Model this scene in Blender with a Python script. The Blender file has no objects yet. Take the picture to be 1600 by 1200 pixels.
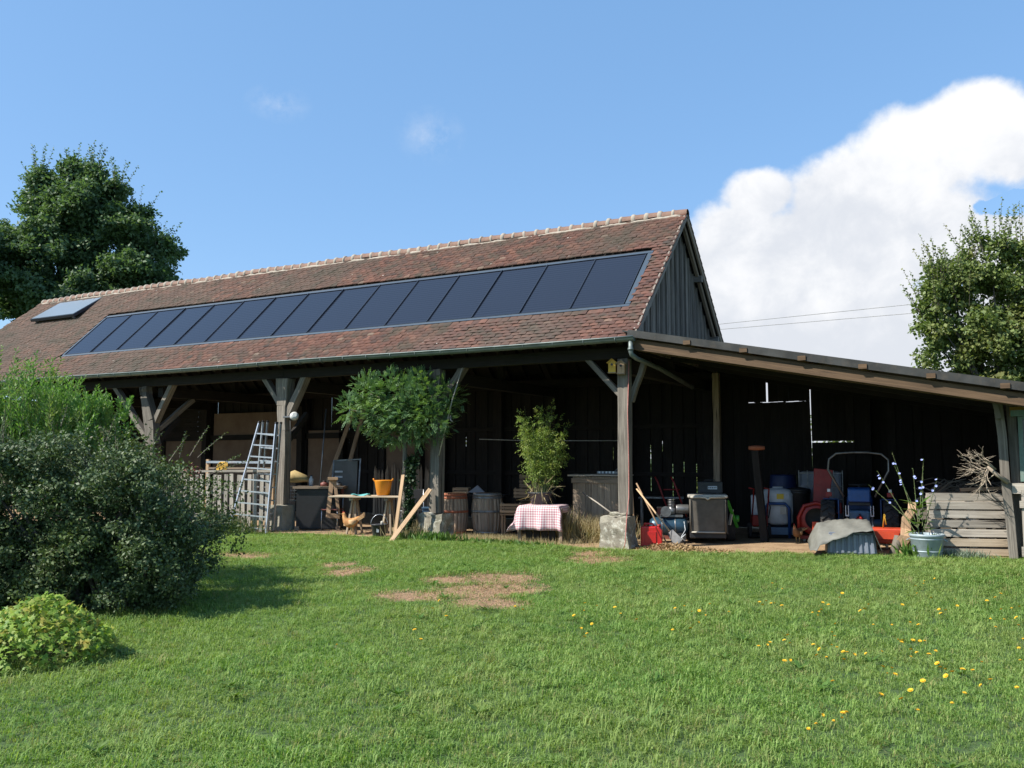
import bpy, math, random
import numpy as np
from math import sin, cos, pi, radians, sqrt, atan2, hypot
from mathutils import Vector, Matrix
random.seed(7); rng = np.random.default_rng(11)
S = bpy.context.scene
COL = S.collection

# ------------------------------------------------------------------ camera
cam_d = bpy.data.cameras.new('camera'); cam = bpy.data.objects.new('camera', cam_d); COL.objects.link(cam)
cam.location = (5.75, -14.55, 1.6)
cam.rotation_euler = (radians(90+4.83), 0, radians(28.96))
cam_d.sensor_width = 36; cam_d.lens = 30.6; cam_d.clip_start = .05; cam_d.clip_end = 3000
S.camera = cam
S.view_settings.view_transform = 'Standard'; S.view_settings.look = 'None'
S.view_settings.gamma = 1; S.view_settings.use_curve_mapping = False
S.view_settings.exposure = 0.95
S.cycles.max_bounces = 6; S.cycles.transparent_max_bounces = 6
S.cycles.diffuse_bounces = 3; S.cycles.glossy_bounces = 3
# ------------------------------------------------------------------ sun and sky
SUN_EL = radians(45); SUN_AZ = atan2(-.75, -.66)          # direction towards the sun
sd = bpy.data.lights.new('sun', 'SUN'); sun = bpy.data.objects.new('sun', sd); COL.objects.link(sun)
sd.energy = 4.2; sd.angle = radians(.53); sd.color = (1, .955, .87)
tosun = Vector((cos(SUN_AZ)*cos(SUN_EL), sin(SUN_AZ)*cos(SUN_EL), sin(SUN_EL)))
sun.rotation_euler = tosun.to_track_quat('Z', 'Y').to_euler(); sun.location = (-20, -20, 30)

W = bpy.data.worlds.new('World'); S.world = W; W.use_nodes = True
nt = W.node_tree; N = nt.nodes; Lk = nt.links; N.clear()
def nd(tree, typ, **kw):
    n = tree.nodes.new(typ)
    for k, v in kw.items():
        if k.startswith('_'): setattr(n, k[1:], v)
        else:
            key = int(k[1:]) if k[0] == 'i' and k[1:].isdigit() else k
            n.inputs[key].default_value = v
    return n
def wmath(op, a, b=None, c=None):
    n = N.new('ShaderNodeMath'); n.operation = op
    for i, v in enumerate((a, b, c)):
        if v is None: continue
        if isinstance(v, (int, float)): n.inputs[i].default_value = v
        else: Lk.new(v, n.inputs[i])
    return n.outputs[0]
sky = N.new('ShaderNodeTexSky'); sky.sky_type = 'NISHITA'; sky.sun_disc = False
sky.sun_elevation = SUN_EL; sky.sun_rotation = atan2(tosun.x, tosun.y) % (2*pi)
sky.altitude = 100; sky.air_density = 1.0; sky.dust_density = .6; sky.ozone_density = 1.6
tc = N.new('ShaderNodeTexCoord'); sp = N.new('ShaderNodeSeparateXYZ'); Lk.new(tc.outputs['Generated'], sp.inputs[0])
az = wmath('ARCTAN2', sp.outputs[1], sp.outputs[0]); el = wmath('ARCSINE', sp.outputs[2])
def noise(scale, detail, rough, vec=None, dist=0):
    n = N.new('ShaderNodeTexNoise'); n.inputs['Scale'].default_value = scale; n.inputs['Detail'].default_value = detail
    n.inputs['Roughness'].default_value = rough; n.inputs['Distortion'].default_value = dist
    Lk.new(vec or tc.outputs['Generated'], n.inputs['Vector']); return n.outputs['Fac']
def ell(a, e, ra, re):
    x = wmath('MULTIPLY', wmath('SUBTRACT', az, a), 1/ra); y = wmath('MULTIPLY', wmath('SUBTRACT', el, e), 1/re)
    r = wmath('SQRT', wmath('ADD', wmath('MULTIPLY', x, x), wmath('MULTIPLY', y, y)))
    return wmath('SUBTRACT', 1, r)
CL = [(1.5771,.3347,.0598,.0389),(1.6324,.312,.075,.0487),(1.697,.2811,.0838,.0503),(1.7911,.2865,.0469,.0311),(1.82,.2439,.0543,.0422),
      (1.7521,.2118,.1203,.0761),(1.6541,.2305,.1024,.0665),(1.7877,.1443,.1209,.0634),(1.6703,.1248,.1498,.0743),(1.5216,.3038,.0706,.0398),
      (1.4412,.2452,.1029,.0763),(1.5535,.2162,.0519,.0285),(1.4966,.1507,.1245,.0738),(1.8493,.1893,.0435,.0784),(1.3907,.1339,.1496,.1027),
      (1.2,.2,.2,.12),(1.0,.28,.16,.1),(.6,.18,.3,.12),(.1,.3,.2,.1),(1.6,.03,.5,.1)]
f = None
for b in CL:
    e_ = ell(*b)
    f = e_ if f is None else wmath('SMOOTH_MAX', f, e_, .18)
n1 = noise(7.5, 9, .56, dist=.15); n2 = noise(26, 7, .6)
f = wmath('ADD', f, wmath('MULTIPLY', wmath('SUBTRACT', n1, .46), 1.05))
f = wmath('ADD', f, wmath('MULTIPLY', wmath('SUBTRACT', n2, .5), .55))
hole = wmath('ADD', ell(1.553, .2500, .045, .011), wmath('MULTIPLY', wmath('SUBTRACT', n2, .5), 3.2))
f = wmath('SUBTRACT', f, wmath('MULTIPLY', wmath('MAXIMUM', hole, 0), 1.2))
mr = N.new('ShaderNodeMapRange'); mr.interpolation_type = 'SMOOTHSTEP'
Lk.new(f, mr.inputs[0]); mr.inputs[1].default_value = -.04; mr.inputs[2].default_value = .32
wf = wmath('MULTIPLY', wmath('MAXIMUM', wmath('MAXIMUM', ell(2.3464,.3829,.04,.022), ell(2.1727,.3607,.045,.034)), 0), wmath('MAXIMUM', wmath('SUBTRACT', noise(22, 7, .65), .42), 0))
alpha = wmath('MINIMUM', wmath('ADD', mr.outputs[0], wmath('MULTIPLY', wf, 1.3)), 1)
shade = wmath('ADD', noise(6.5, 6, .55), wmath('MULTIPLY', noise(15, 6, .6, dist=.4), .6))
ms = N.new('ShaderNodeMapRange'); ms.interpolation_type = 'SMOOTHSTEP'; Lk.new(wmath('ADD', shade, wmath('MULTIPLY', wmath('SUBTRACT', el, .26), 2.0)), ms.inputs[0])
ms.inputs[1].default_value = .60; ms.inputs[2].default_value = .92
ccol = N.new('ShaderNodeMix'); ccol.data_type = 'RGBA'; Lk.new(ms.outputs[0], ccol.inputs[0])
ccol.inputs[6].default_value = (2.65, 2.78, 3.02, 1); ccol.inputs[7].default_value = (3.5, 3.53, 3.6, 1)
# blue of the clear air: the sky model scaled and warmed a little
tint = N.new('ShaderNodeMix'); tint.data_type = 'RGBA'; tint.inputs[0].default_value = .68
Lk.new(sky.outputs[0], tint.inputs[6]); tint.inputs[7].default_value = (.60, 1.36, 2.55, 1)
mx = N.new('ShaderNodeMix'); mx.data_type = 'RGBA'; Lk.new(alpha, mx.inputs[0]); Lk.new(tint.outputs[2], mx.inputs[6]); Lk.new(ccol.outputs[2], mx.inputs[7])
bg = N.new('ShaderNodeBackground'); bg.inputs[1].default_value = .15; Lk.new(mx.outputs[2], bg.inputs[0])
wo = N.new('ShaderNodeOutputWorld'); Lk.new(bg.outputs[0], wo.inputs[0])

# ------------------------------------------------------------------ materials
def ramp(t, fac, stops):
    r = t.nodes.new('ShaderNodeValToRGB'); t.links.new(fac, r.inputs[0])
    while len(r.color_ramp.elements) < len(stops): r.color_ramp.elements.new(.5)
    for e, (p, c) in zip(r.color_ramp.elements, stops): e.position = p; e.color = (*c, 1)
    return r.outputs[0]
def mix(t, fac, a, b, mode='MIX'):
    m = t.nodes.new('ShaderNodeMix'); m.data_type = 'RGBA'; m.blend_type = mode
    for i, v in ((0, fac), (6, a), (7, b)):
        if isinstance(v, (int, float)): m.inputs[i].default_value = v
        elif isinstance(v, tuple): m.inputs[i].default_value = (*v, 1)
        else: t.links.new(v, m.inputs[i])
    return m.outputs[2]
def nz(t, vec, scale, detail=5, rough=.6, dist=0):
    n = t.nodes.new('ShaderNodeTexNoise'); n.inputs['Scale'].default_value = scale; n.inputs['Detail'].default_value = detail
    n.inputs['Roughness'].default_value = rough; n.inputs['Distortion'].default_value = dist
    t.links.new(vec, n.inputs['Vector']); return n.outputs['Fac']
def newmat(name, rough=.8, metal=0):
    m = bpy.data.materials.new(name); m.use_nodes = True; t = m.node_tree
    b = t.nodes['Principled BSDF']; b.inputs['Roughness'].default_value = rough; b.inputs['Metallic'].default_value = metal
    return m, t, b
def vscale(t, vec, s, off=None):
    mp = t.nodes.new('ShaderNodeMapping'); t.links.new(vec, mp.inputs[0]); mp.inputs['Scale'].default_value = s
    if off is not None: t.links.new(off, mp.inputs['Location'])
    return mp.outputs[0]
def bump(t, b, h, strength=.4, dist=.01):
    n = t.nodes.new('ShaderNodeBump'); n.inputs['Strength'].default_value = strength; n.inputs['Distance'].default_value = dist
    t.links.new(h, n.inputs['Height']); t.links.new(n.outputs[0], b.inputs['Normal'])
def wood(name, c1, c2, crack=(.03,.025,.02), rough=.85, gs=1.0, objvar=.25):
    m, t, b = newmat(name, rough)
    uv = t.nodes.new('ShaderNodeUVMap').outputs[0]; oi = t.nodes.new('ShaderNodeObjectInfo')
    off = t.nodes.new('ShaderNodeCombineXYZ'); mm = t.nodes.new('ShaderNodeMath'); mm.operation = 'MULTIPLY'; mm.inputs[1].default_value = 37
    t.links.new(oi.outputs['Random'], mm.inputs[0]); t.links.new(mm.outputs[0], off.inputs[0]); t.links.new(mm.outputs[0], off.inputs[1])
    g = nz(t, vscale(t, uv, (1.3*gs, 42*gs, 1), off.outputs[0]), 1, 6, .65, .3)
    big = nz(t, vscale(t, uv, (1.1, 3, 1), off.outputs[0]), 1.6, 4, .6)
    cr = nz(t, vscale(t, uv, (.9*gs, 26*gs, 1), off.outputs[0]), 1, 3, .5, .5)
    col = ramp(t, g, [(.32, tuple(x*.62 for x in c1)), (.5, c1), (.7, c2)])
    col = mix(t, ramp(t, big, [(.35,(0,0,0)), (.7,(1,1,1))]), col, mix(t, .5, col, c2))
    col = mix(t, ramp(t, cr, [(.30,(1,1,1)), (.36,(0,0,0))]), col, crack)
    mv = t.nodes.new('ShaderNodeMath'); mv.operation = 'MULTIPLY_ADD'; t.links.new(oi.outputs['Random'], mv.inputs[0]); mv.inputs[1].default_value = 2*objvar; mv.inputs[2].default_value = 1-objvar
    vv = t.nodes.new('ShaderNodeCombineXYZ')
    for i in range(3): t.links.new(mv.outputs[0], vv.inputs[i])
    col = mix(t, 1, col, vv.outputs[0], 'MULTIPLY')
    t.links.new(col, b.inputs['Base Color']); bump(t, b, g, .5, .006); return m
def plain(name, c, c2=None, rough=.6, metal=0, sc=6, bmp=.15, dirt=0, bd=.004, coat=0):
    m, t, b = newmat(name, rough, metal); co = t.nodes.new('ShaderNodeTexCoord').outputs['Object']
    c2 = c2 or tuple(x*.8 for x in c)
    n = nz(t, co, sc, 6, .6)
    col = ramp(t, n, [(.35, c2), (.62, c)])
    if dirt:
        d = nz(t, co, sc*2.7, 7, .7); col = mix(t, ramp(t, d, [(.5,(0,0,0)), (.72,(dirt,)*3)]), col, (.09,.07,.05))
    t.links.new(col, b.inputs['Base Color'])
    if coat: b.inputs['Coat Weight'].default_value = coat
    rr = ramp(t, n, [(.3, (min(1,rough*1.15),)*3), (.7, (rough*.85,)*3)]); t.links.new(rr, b.inputs['Roughness'])
    if bmp: bump(t, b, nz(t, co, sc*8, 4, .6), bmp, bd)
    return m
def leaf(name, c1, c2, c3=None, trans=.3, sc=1.1, fine=30, rough=.55):
    m, t, b = newmat(name, rough); co = t.nodes.new('ShaderNodeNewGeometry').outputs['Position']
    n = nz(t, co, fine, 2, .5); n_ = nz(t, co, sc, 3, .6)
    col = ramp(t, n, [(.34, c1), (.62, c2)])
    if c3: col = mix(t, ramp(t, n_, [(.5,(0,0,0)), (.68,(.8,.8,.8))]), col, c3)
    t.links.new(col, b.inputs['Base Color']); b.inputs['Specular IOR Level'].default_value = .35
    tr = t.nodes.new('ShaderNodeBsdfTranslucent'); 
    t.links.new(mix(t, 1, col, (1.25,1.35,.6), 'MULTIPLY'), tr.inputs[0])
    ms_ = t.nodes.new('ShaderNodeMixShader'); ms_.inputs[0].default_value = trans
    o = t.nodes['Material Output']; t.links.new(b.outputs[0], ms_.inputs[1]); t.links.new(tr.outputs[0], ms_.inputs[2]); t.links.new(ms_.outputs[0], o.inputs[0])
    return m

# ------------------------------------------------------------------ mesh building
class MB:
    def __init__(s): s.v=[]; s.f=[]; s.uv=[]; s.sm=[]; s.mi=[]
    def face(s, idx, uvs, sm=False, m=0): s.f.append(tuple(idx)); s.uv.append(uvs); s.sm.append(sm); s.mi.append(m)
    def beam(s, p0, p1, w, h, up=(0,0,1), w1=None, h1=None, seg=1, jit=0, m=0, caps=True):
        p0, p1 = Vector(p0), Vector(p1); d = p1-p0; L = d.length; d.normalize(); up = Vector(up)
        if abs(d.dot(up)) > .98: up = Vector((0,1,0)) if abs(d.y) < .9 else Vector((1,0,0))
        x = d.cross(up).normalized(); y = x.cross(d).normalized()
        w1 = w if w1 is None else w1; h1 = h if h1 is None else h1; base = len(s.v)
        for i in range(seg+1):
            t = i/seg; c = p0+d*L*t; ww = (w+(w1-w)*t)/2; hh = (h+(h1-h)*t)/2
            if 0 < i < seg and jit: c = c+x*random.uniform(-jit,jit)+y*random.uniform(-jit,jit)
            for a, b_ in ((-1,-1),(1,-1),(1,1),(-1,1)):
                ja = 1+random.uniform(-jit,jit)*1.5; s.v.append(tuple(c+x*a*ww*ja+y*b_*hh*ja))
        per = [w, h, w, h]; o = random.random()*3
        for i in range(seg):
            u0, u1 = L*i/seg, L*(i+1)/seg; vv = o
            for k in range(4):
                a, b_ = base+i*4+k, base+i*4+(k+1)%4
                s.face((a, b_, b_+4, a+4), [(u0,vv),(u0,vv+per[k]),(u1,vv+per[k]),(u1,vv)], False, m); vv += per[k]
        if caps:
            q = [(0,0),(w,0),(w,h),(0,h)]
            s.face((base+3,base+2,base+1,base), q, False, m); e = base+seg*4; s.face((e,e+1,e+2,e+3), q, False, m)
        return s
    def box(s, c, z, rz=0, m=0, jit=0, tilt=0):
        k = max(range(3), key=lambda i: z[i]); R = Matrix.Rotation(rz, 3, 'Z') @ Matrix.Rotation(tilt, 3, 'X')
        ax = [Vector((1,0,0)), Vector((0,1,0)), Vector((0,0,1))]; d = R@ax[k]; up = R@ax[(k+2)%3]; c = Vector(c)
        # beam: x = d x up
        return s.beam(c-d*z[k]/2, c+d*z[k]/2, z[(k+1)%3], z[(k+2)%3], up, m=m, jit=jit) if abs(d.dot(up))<.98 else s
    def tube(s, pts, r, n=8, m=0, caps=True, closed=False):
        P = [Vector(p) for p in pts]; base = len(s.v); K = len(P)
        rs = r if isinstance(r, (list, tuple)) else [r]*K; ref = None; u = 0
        for i, p in enumerate(P):
            if closed: t = P[(i+1)%K]-P[i-1]
            else: t = P[min(i+1,K-1)]-P[max(i-1,0)]
            t.normalize()
            if ref is None: ref = t.orthogonal().normalized()
            ref = (ref-t*ref.dot(t)).normalized(); b2 = t.cross(ref)
            for j in range(n):
                a = 2*pi*j/n; s.v.append(tuple(p+(ref*cos(a)+b2*sin(a))*rs[i]))
        for i in range(K if closed else K-1):
            i2 = (i+1)%K; l = (P[i2]-P[i]).length
            for j in range(n):
                j2 = (j+1)%n; w = 2*pi*rs[i]/n
                s.face((base+i*n+j, base+i*n+j2, base+i2*n+j2, base+i2*n+j), [(u,j*w),(u,(j+1)*w),(u+l,(j+1)*w),(u+l,j*w)], True, m)
            u += l
        if caps and not closed:
            s.face([base+j for j in range(n)][::-1], [(0,0)]*n, False, m); s.face([base+(K-1)*n+j for j in range(n)], [(0,0)]*n, False, m)
        return s
    def lathe(s, prof, n=20, c=(0,0,0), M=None, m=0, caps=True, a0=0, a1=2*pi, sm=True):
        base = len(s.v); c = Vector(c); full = abs(a1-a0-2*pi) < 1e-6; nn = n if full else n+1
        for r, z in prof:
            for j in range(nn):
                a = a0+(a1-a0)*j/n; p = Vector((r*cos(a), r*sin(a), z)); p = (M@p if M else p)+c; s.v.append(tuple(p))
        u = 0
        for i in range(len(prof)-1):
            l = hypot(prof[i+1][0]-prof[i][0], prof[i+1][1]-prof[i][1])
            for j in range(n):
                j2 = (j+1)%nn if full else j+1; w = 2*pi*.3/n
                s.face((base+i*nn+j, base+i*nn+j2, base+(i+1)*nn+j2, base+(i+1)*nn+j), [(u,j*w),(u,(j+1)*w),(u+l,(j+1)*w),(u+l,j*w)], sm, m)
            u += l
        if caps and full:
            s.face([base+j for j in range(n)][::-1], [(.1*cos(j),.1*sin(j)) for j in range(n)], False, m)
            e = base+(len(prof)-1)*nn; s.face([e+j for j in range(n)], [(.1*cos(j),.1*sin(j)) for j in range(n)], False, m)
        return s
    def loft(s, rings, n=12, m=0):   # rings: (centre, radius sideways, radius upwards, forward direction)
        base = len(s.v)
        for c, rx, rz, d in rings:
            d = Vector(d).normalized(); x = d.cross(Vector((0,0,1))); x = x.normalized() if x.length > .01 else Vector((0,1,0)); y = x.cross(d)
            for j in range(n):
                a = 2*pi*j/n; s.v.append(tuple(Vector(c)+x*cos(a)*rx+y*sin(a)*rz))
        for i in range(len(rings)-1):
            for j in range(n):
                j2 = (j+1)%n; s.face((base+i*n+j, base+i*n+j2, base+(i+1)*n+j2, base+(i+1)*n+j), [(i,j),(i,j+1),(i+1,j+1),(i+1,j)], True, m)
        s.face([base+j for j in range(n)][::-1], [(0,0)]*n, True, m); e = base+(len(rings)-1)*n; s.face([e+j for j in range(n)], [(0,0)]*n, True, m)
        return s
    def prism(s, poly, axis, d, m=0, fn=None):
        # poly: 3-D points of one face, extruded by vector d
        base = len(s.v); n = len(poly); d = Vector(d)
        for p in poly: s.v.append(tuple(p))
        for p in poly: s.v.append(tuple(Vector(p)+d))
        uvw = [(p[axis[0]], p[axis[1]]) for p in poly]
        s.face(list(range(base, base+n))[::-1], uvw[::-1], False, m); s.face(list(range(base+n, base+2*n)), uvw, False, m)
        for i in range(n):
            j = (i+1)%n; s.face((base+i, base+j, base+n+j, base+n+i), [uvw[i],uvw[j],(uvw[j][0],uvw[j][1]+d.length),(uvw[i][0],uvw[i][1]+d.length)], False, m)
        return s
    def mesh(s, name, mats):
        me = bpy.data.meshes.new(name); me.from_pydata(s.v, [], s.f); uvl = me.uv_layers.new(name='UVMap')
        flat = [c for q in s.uv for c in q]; uvl.data.foreach_set('uv', np.array(flat, dtype=np.float32).ravel())
        me.polygons.foreach_set('use_smooth', s.sm); me.polygons.foreach_set('material_index', s.mi)
        for m_ in (mats if isinstance(mats, (list, tuple)) else [mats]): me.materials.append(m_)
        me.update(); return me
    def build(s, name, mats, parent=None, bevel=0, loc=None):
        o = bpy.data.objects.new(name, s.mesh(name, mats)); COL.objects.link(o)
        if parent is not None: o.parent = parent
        if loc is not None: o.location = loc
        if bevel:
            bv = o.modifiers.new('bevel', 'BEVEL'); bv.width = bevel; bv.segments = 2; bv.limit_method = 'ANGLE'; bv.angle_limit = radians(40)
        return o
def tag(o, label=None, cat=None, group=None, kind=None):
    if label: o['label'] = label
    if cat: o['category'] = cat
    if group: o['group'] = group
    if kind: o['kind'] = kind
    return o
def thing(name, label, cat, loc=(0,0,0), rz=0, group=None):
    o = bpy.data.objects.new(name, None); COL.objects.link(o); o.location = loc; o.rotation_euler = (0,0,rz); o.empty_display_size = .1
    return tag(o, label, cat, group)
def dup(root, loc, rz=None, label=None):
    r = root.copy(); COL.objects.link(r); r.location = loc
    if rz is not None: r.rotation_euler = (0,0,rz)
    if label: r['label'] = label
    for ch in list(root.children):
        c = ch.copy(); COL.objects.link(c); c.parent = r
        for g in ch.children:
            d = g.copy(); COL.objects.link(d); d.parent = c
    return r
def share(me, name, parent, loc=(0,0,0), rot=(0,0,0), scale=(1,1,1)):
    o = bpy.data.objects.new(name, me); COL.objects.link(o); o.parent = parent; o.location = loc; o.rotation_euler = rot; o.scale = scale; return o
def npmesh(name, V, F, mat, parent=None, smooth=False, k=4):
    me = bpy.data.meshes.new(name); nv, nf = len(V), len(F)
    me.vertices.add(nv); me.vertices.foreach_set('co', np.asarray(V, np.float32).ravel())
    me.loops.add(nf*k); me.loops.foreach_set('vertex_index', np.asarray(F, np.int32).ravel())
    me.polygons.add(nf); me.polygons.foreach_set('loop_start', np.arange(0, nf*k, k, dtype=np.int32)); me.polygons.foreach_set('loop_total', np.full(nf, k, np.int32))
    if smooth: me.polygons.foreach_set('use_smooth', np.ones(nf, bool))
    me.update(calc_edges=True); me.validate(); me.materials.append(mat)
    o = bpy.data.objects.new(name, me); COL.objects.link(o)
    if parent is not None: o.parent = parent
    return o
def unit(a): return a/np.maximum(np.linalg.norm(a, axis=-1, keepdims=True), 1e-9)
def smooth(t): t = np.clip(t, 0, 1); return t*t*(3-2*t)
def rise(x, y): return .11*smooth((np.asarray(x)-1)/4)*smooth((np.asarray(y)+6)/5)
def bumps(x, y):
    x = np.asarray(x); y = np.asarray(y)
    return (.018*np.sin(x*1.3+y*.7)+.014*np.sin(x*.6-y*1.9+1)+.008*np.sin(x*4.1+y*3.3))*smooth((-y)/1.5)
def zg(x, y): return rise(x, y)+bumps(x, y)
def Z(x, y): return float(zg(x, y))
EX = [-60,-12,-9,-8.4,-6.4,-4.8,-2.5,0,.8,2.3,3.8,5.2,7,12,60]
EY = [-1.6,-1.2,-1.0,-.84,-.38,-.30,-.05,-.3,-.15,.2,.02,.35,.5,.6,.6]
def edge(x): return np.interp(x, EX, EY)

# leaves -------------------------------------------------------------------
def leaf_quads(P, A, Nn, L, Wd, fold=.0):
    # P base point, A axis dir, Nn normal, L length, Wd width -> rhombus
    A = unit(A); Sd = unit(np.cross(A, Nn)); up = np.cross(Sd, A); L = np.asarray(L)[:,None] if np.ndim(L) else L; Wd = np.asarray(Wd)[:,None] if np.ndim(Wd) else Wd
    V = np.stack([P, P+A*L*.45+Sd*Wd/2+up*fold*Wd, P+A*L, P+A*L*.45-Sd*Wd/2+up*fold*Wd], 1).reshape(-1,3)
    F = np.arange(len(P)*4).reshape(-1,4); return V, F
def rdir(n): return unit(rng.normal(size=(n,3)))
def crown(blobs, per, sig, L, aspect=.6, shell=(.55,1.0), flat=.5, ncl=None):
    # blobs: (x,y,z,rx,ry,rz,clusters)
    Ps, Ns = [], []
    for b in blobs:
        n = b[6]; d = rdir(n); r = rng.uniform(shell[0]**2, shell[1]**2, n)**.5
        c = np.array(b[:3])+d*r[:,None]*np.array(b[3:6])
        q = np.repeat(c, per, 0)+rng.normal(size=(n*per,3))*sig*np.array([1,1,.7])
        Ps.append(q); Ns.append(unit(np.repeat(d, per, 0)*.5+rdir(n*per)*.9+np.array([0,0,flat])))
    P = np.concatenate(Ps); Nn = np.concatenate(Ns); A = np.cross(Nn, rdir(len(P)))
    Ls = L*rng.uniform(.65, 1.3, len(P))
    return leaf_quads(P, A, Nn, Ls, Ls*aspect)
def shoots(B, D, Ln, nl, L, Wd, ang=.7, droop=.0, start=.15, gravity=.25, spread=0):
    # leafy shoots: bases B, directions D, lengths Ln
    V, F = [], []; n = len(B); D = unit(D)
    t = np.tile(np.linspace(start, 1, nl), n); i = np.repeat(np.arange(n), nl)
    d = D[i]; ln = Ln[i]; P = B[i]+d*(t*ln)[:,None]; P[:,2] -= droop*(t*ln)**2
    o1 = unit(np.cross(D, np.array([.3,.2,1.])+rdir(n)*.3)); o2 = np.cross(D, o1)
    a = np.tile(np.arange(nl)*2.4, n)+np.repeat(rng.uniform(0,6,n), nl)
    side = o1[i]*np.cos(a)[:,None]+o2[i]*np.sin(a)[:,None]
    A = unit(d*math.cos(ang)+side*math.sin(ang)+rdir(len(P))*.25); A[:,2] -= gravity*rng.random(len(P)); A = unit(A)
    Nn = unit(np.cross(A, side)+np.array([0,0,.6])+rdir(len(P))*.4); Nn = np.cross(np.cross(A, Nn), A)
    ls = L*rng.uniform(.6,1.2,len(P))*(1-.45*t)
    v, f = leaf_quads(P, A, Nn, ls, Wd*rng.uniform(.7,1.2,len(P)), .1)
    return v, f
def stems(B, D, Ln, r, droop=0, seg=4):
    V, F = [], []; D = unit(D); n = len(B)
    for k in range(n):
        d = D[k]; o = unit(np.cross(d, rdir(1)[0])); o2 = np.cross(d, o); base = len(V)
        for s_ in range(seg+1):
            t = s_/seg*Ln[k]; p = B[k]+d*t; p = p-np.array([0,0,droop*t*t]); rr = r*(1-.75*s_/seg)
            for a in (0, 2.1, 4.2): V.append(p+(o*cos(a)+o2*sin(a))*rr)
        for s_ in range(seg):
            for a in range(3):
                F.append((base+s_*3+a, base+s_*3+(a+1)%3, base+s_*3+3+(a+1)%3, base+s_*3+3+a))
    return np.array(V), np.array(F)
def joinVF(*vf):
    V, F, o = [], [], 0
    for v, f in vf: V.append(v); F.append(np.asarray(f)+o); o += len(v)
    return np.concatenate(V), np.concatenate(F)
# ================================================================== materials in use
M = {}
M['post'] = wood('weathered_oak', (.115,.098,.08), (.26,.23,.19), (.03,.025,.02), .9, .8)
M['greywood'] = wood('grey_boards', (.15,.125,.102), (.26,.225,.19), (.02,.02,.02), .9, 1.3)
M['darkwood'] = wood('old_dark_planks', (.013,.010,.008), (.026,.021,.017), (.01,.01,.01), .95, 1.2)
M['brownwood'] = wood('brown_fascia', (.075,.044,.022), (.14,.085,.045), (.03,.02,.012), .85)
M['pallet'] = wood('sunbleached_pallet', (.30,.26,.215), (.44,.395,.335), (.06,.05,.04), .9)
M['newwood'] = wood('fresh_softwood', (.42,.27,.15), (.56,.39,.24), (.2,.12,.07), .8)
M['crate'] = wood('crate_slats', (.32,.20,.115), (.46,.31,.19), (.06,.04,.03), .85)
M['tabletop'] = wood('table_board', (.33,.26,.18), (.46,.38,.28), (.1,.08,.06), .85)
M['chestwood'] = wood('chest_boards', (.24,.178,.125), (.40,.305,.22), (.03,.025,.02), .9)
M['stave'] = wood('barrel_staves', (.27,.20,.14), (.44,.34,.25), (.05,.04,.03), .85, .8)
M['rusthoop'] = plain('orange_hoop', (.42,.13,.055), (.28,.09,.05), .7)
M['palehoop'] = plain('zinc_hoop', (.30,.31,.31), (.20,.19,.18), .5, .5)
M['zinc'] = plain('zinc_gutter', (.17,.20,.19), (.12,.145,.14), .5, .35, 3)
M['flash'] = plain('panel_flashing', (.07,.095,.12), (.05,.07,.095), .45, .3, 2, .05)
M['alu'] = plain('aluminium', (.55,.57,.60), (.42,.44,.47), .35, .75, 5, .05)
M['steel'] = plain('steel_grey', (.22,.22,.22), (.12,.12,.12), .45, .7, 8, .1)
M['galv'] = plain('galvanised', (.36,.42,.45), (.27,.33,.36), .5, .15, 7, .08, dirt=.25)
M['black'] = plain('black_plastic', (.018,.018,.02), (.012,.012,.013), .5, 0, 9, .1)
M['tyre'] = plain('tyre_rubber', (.028,.028,.03), (.018,.018,.018), .85, 0, 9, .25, dirt=.4)
M['red'] = plain('red_plastic', (.55,.02,.018), (.42,.014,.014), .35, 0, 5, .06, coat=.2)
M['redpaint'] = plain('red_paint', (.26,.012,.010), (.18,.010,.009), .45, .1, 5, .06, dirt=.3)
M['orangered'] = plain('orange_red_paint', (.60,.07,.025), (.45,.05,.02), .45, .1, 5, .05, dirt=.2)
M['blue'] = plain('blue_paint', (.008,.06,.22), (.006,.045,.16), .4, .1, 5, .06, dirt=.25)
M['bluegrey'] = plain('bluegrey_paint', (.06,.13,.22), (.05,.10,.17), .5, .1)
M['compblue'] = plain('tank_blue', (.025,.07,.11), (.02,.05,.08), .4, .3, coat=.2)
M['white'] = plain('white_plastic', (.55,.58,.60), (.42,.45,.48), .45, 0, 4, .05, dirt=.2)
M['yellow'] = plain('yellow_label', (.62,.45,.03), (.55,.38,.03), .6)
M['ochre'] = plain('ochre_paint', (.60,.36,.03), (.5,.28,.03), .6)
M['orange'] = plain('orange_rubber', (.72,.27,.012), (.62,.22,.01), .45, 0, 3, .05)
M['green'] = plain('mower_green', (.05,.30,.04), (.04,.22,.03), .45)
M['teal'] = plain('teal_cloth', (.12,.42,.42), (.08,.32,.34), .8)
M['gbeige'] = plain('catcher_fabric', (.115,.10,.08), (.085,.075,.06), .8, 0, 5, .3, dirt=.35)
M['cream'] = plain('cream_plastic', (.48,.45,.38), (.38,.35,.3), .5, 0, 5, .05, dirt=.3)
M['tote'] = plain('grey_plastic', (.19,.21,.25), (.14,.155,.19), .42, 0, 4, .05)
M['tarp'] = plain('khaki_tarpaulin', (.17,.168,.145), (.125,.123,.105), .75, 0, 5, .3, dirt=.3, bd=.01)
M['redbrown'] = plain('redbrown_seat', (.20,.06,.045), (.15,.045,.035), .6)
M['rope'] = plain('pale_rope', (.42,.39,.34), (.32,.3,.26), .9)
M['redrope'] = plain('red_white_cord', (.50,.20,.17), (.38,.12,.10), .8, sc=40)
M['bulb'] = plain('lamp_white', (.62,.62,.58), (.5,.5,.47), .3, 0, 5, .02)
M['pot'] = plain('dark_pot', (.04,.045,.05), (.03,.03,.035), .5)
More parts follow.
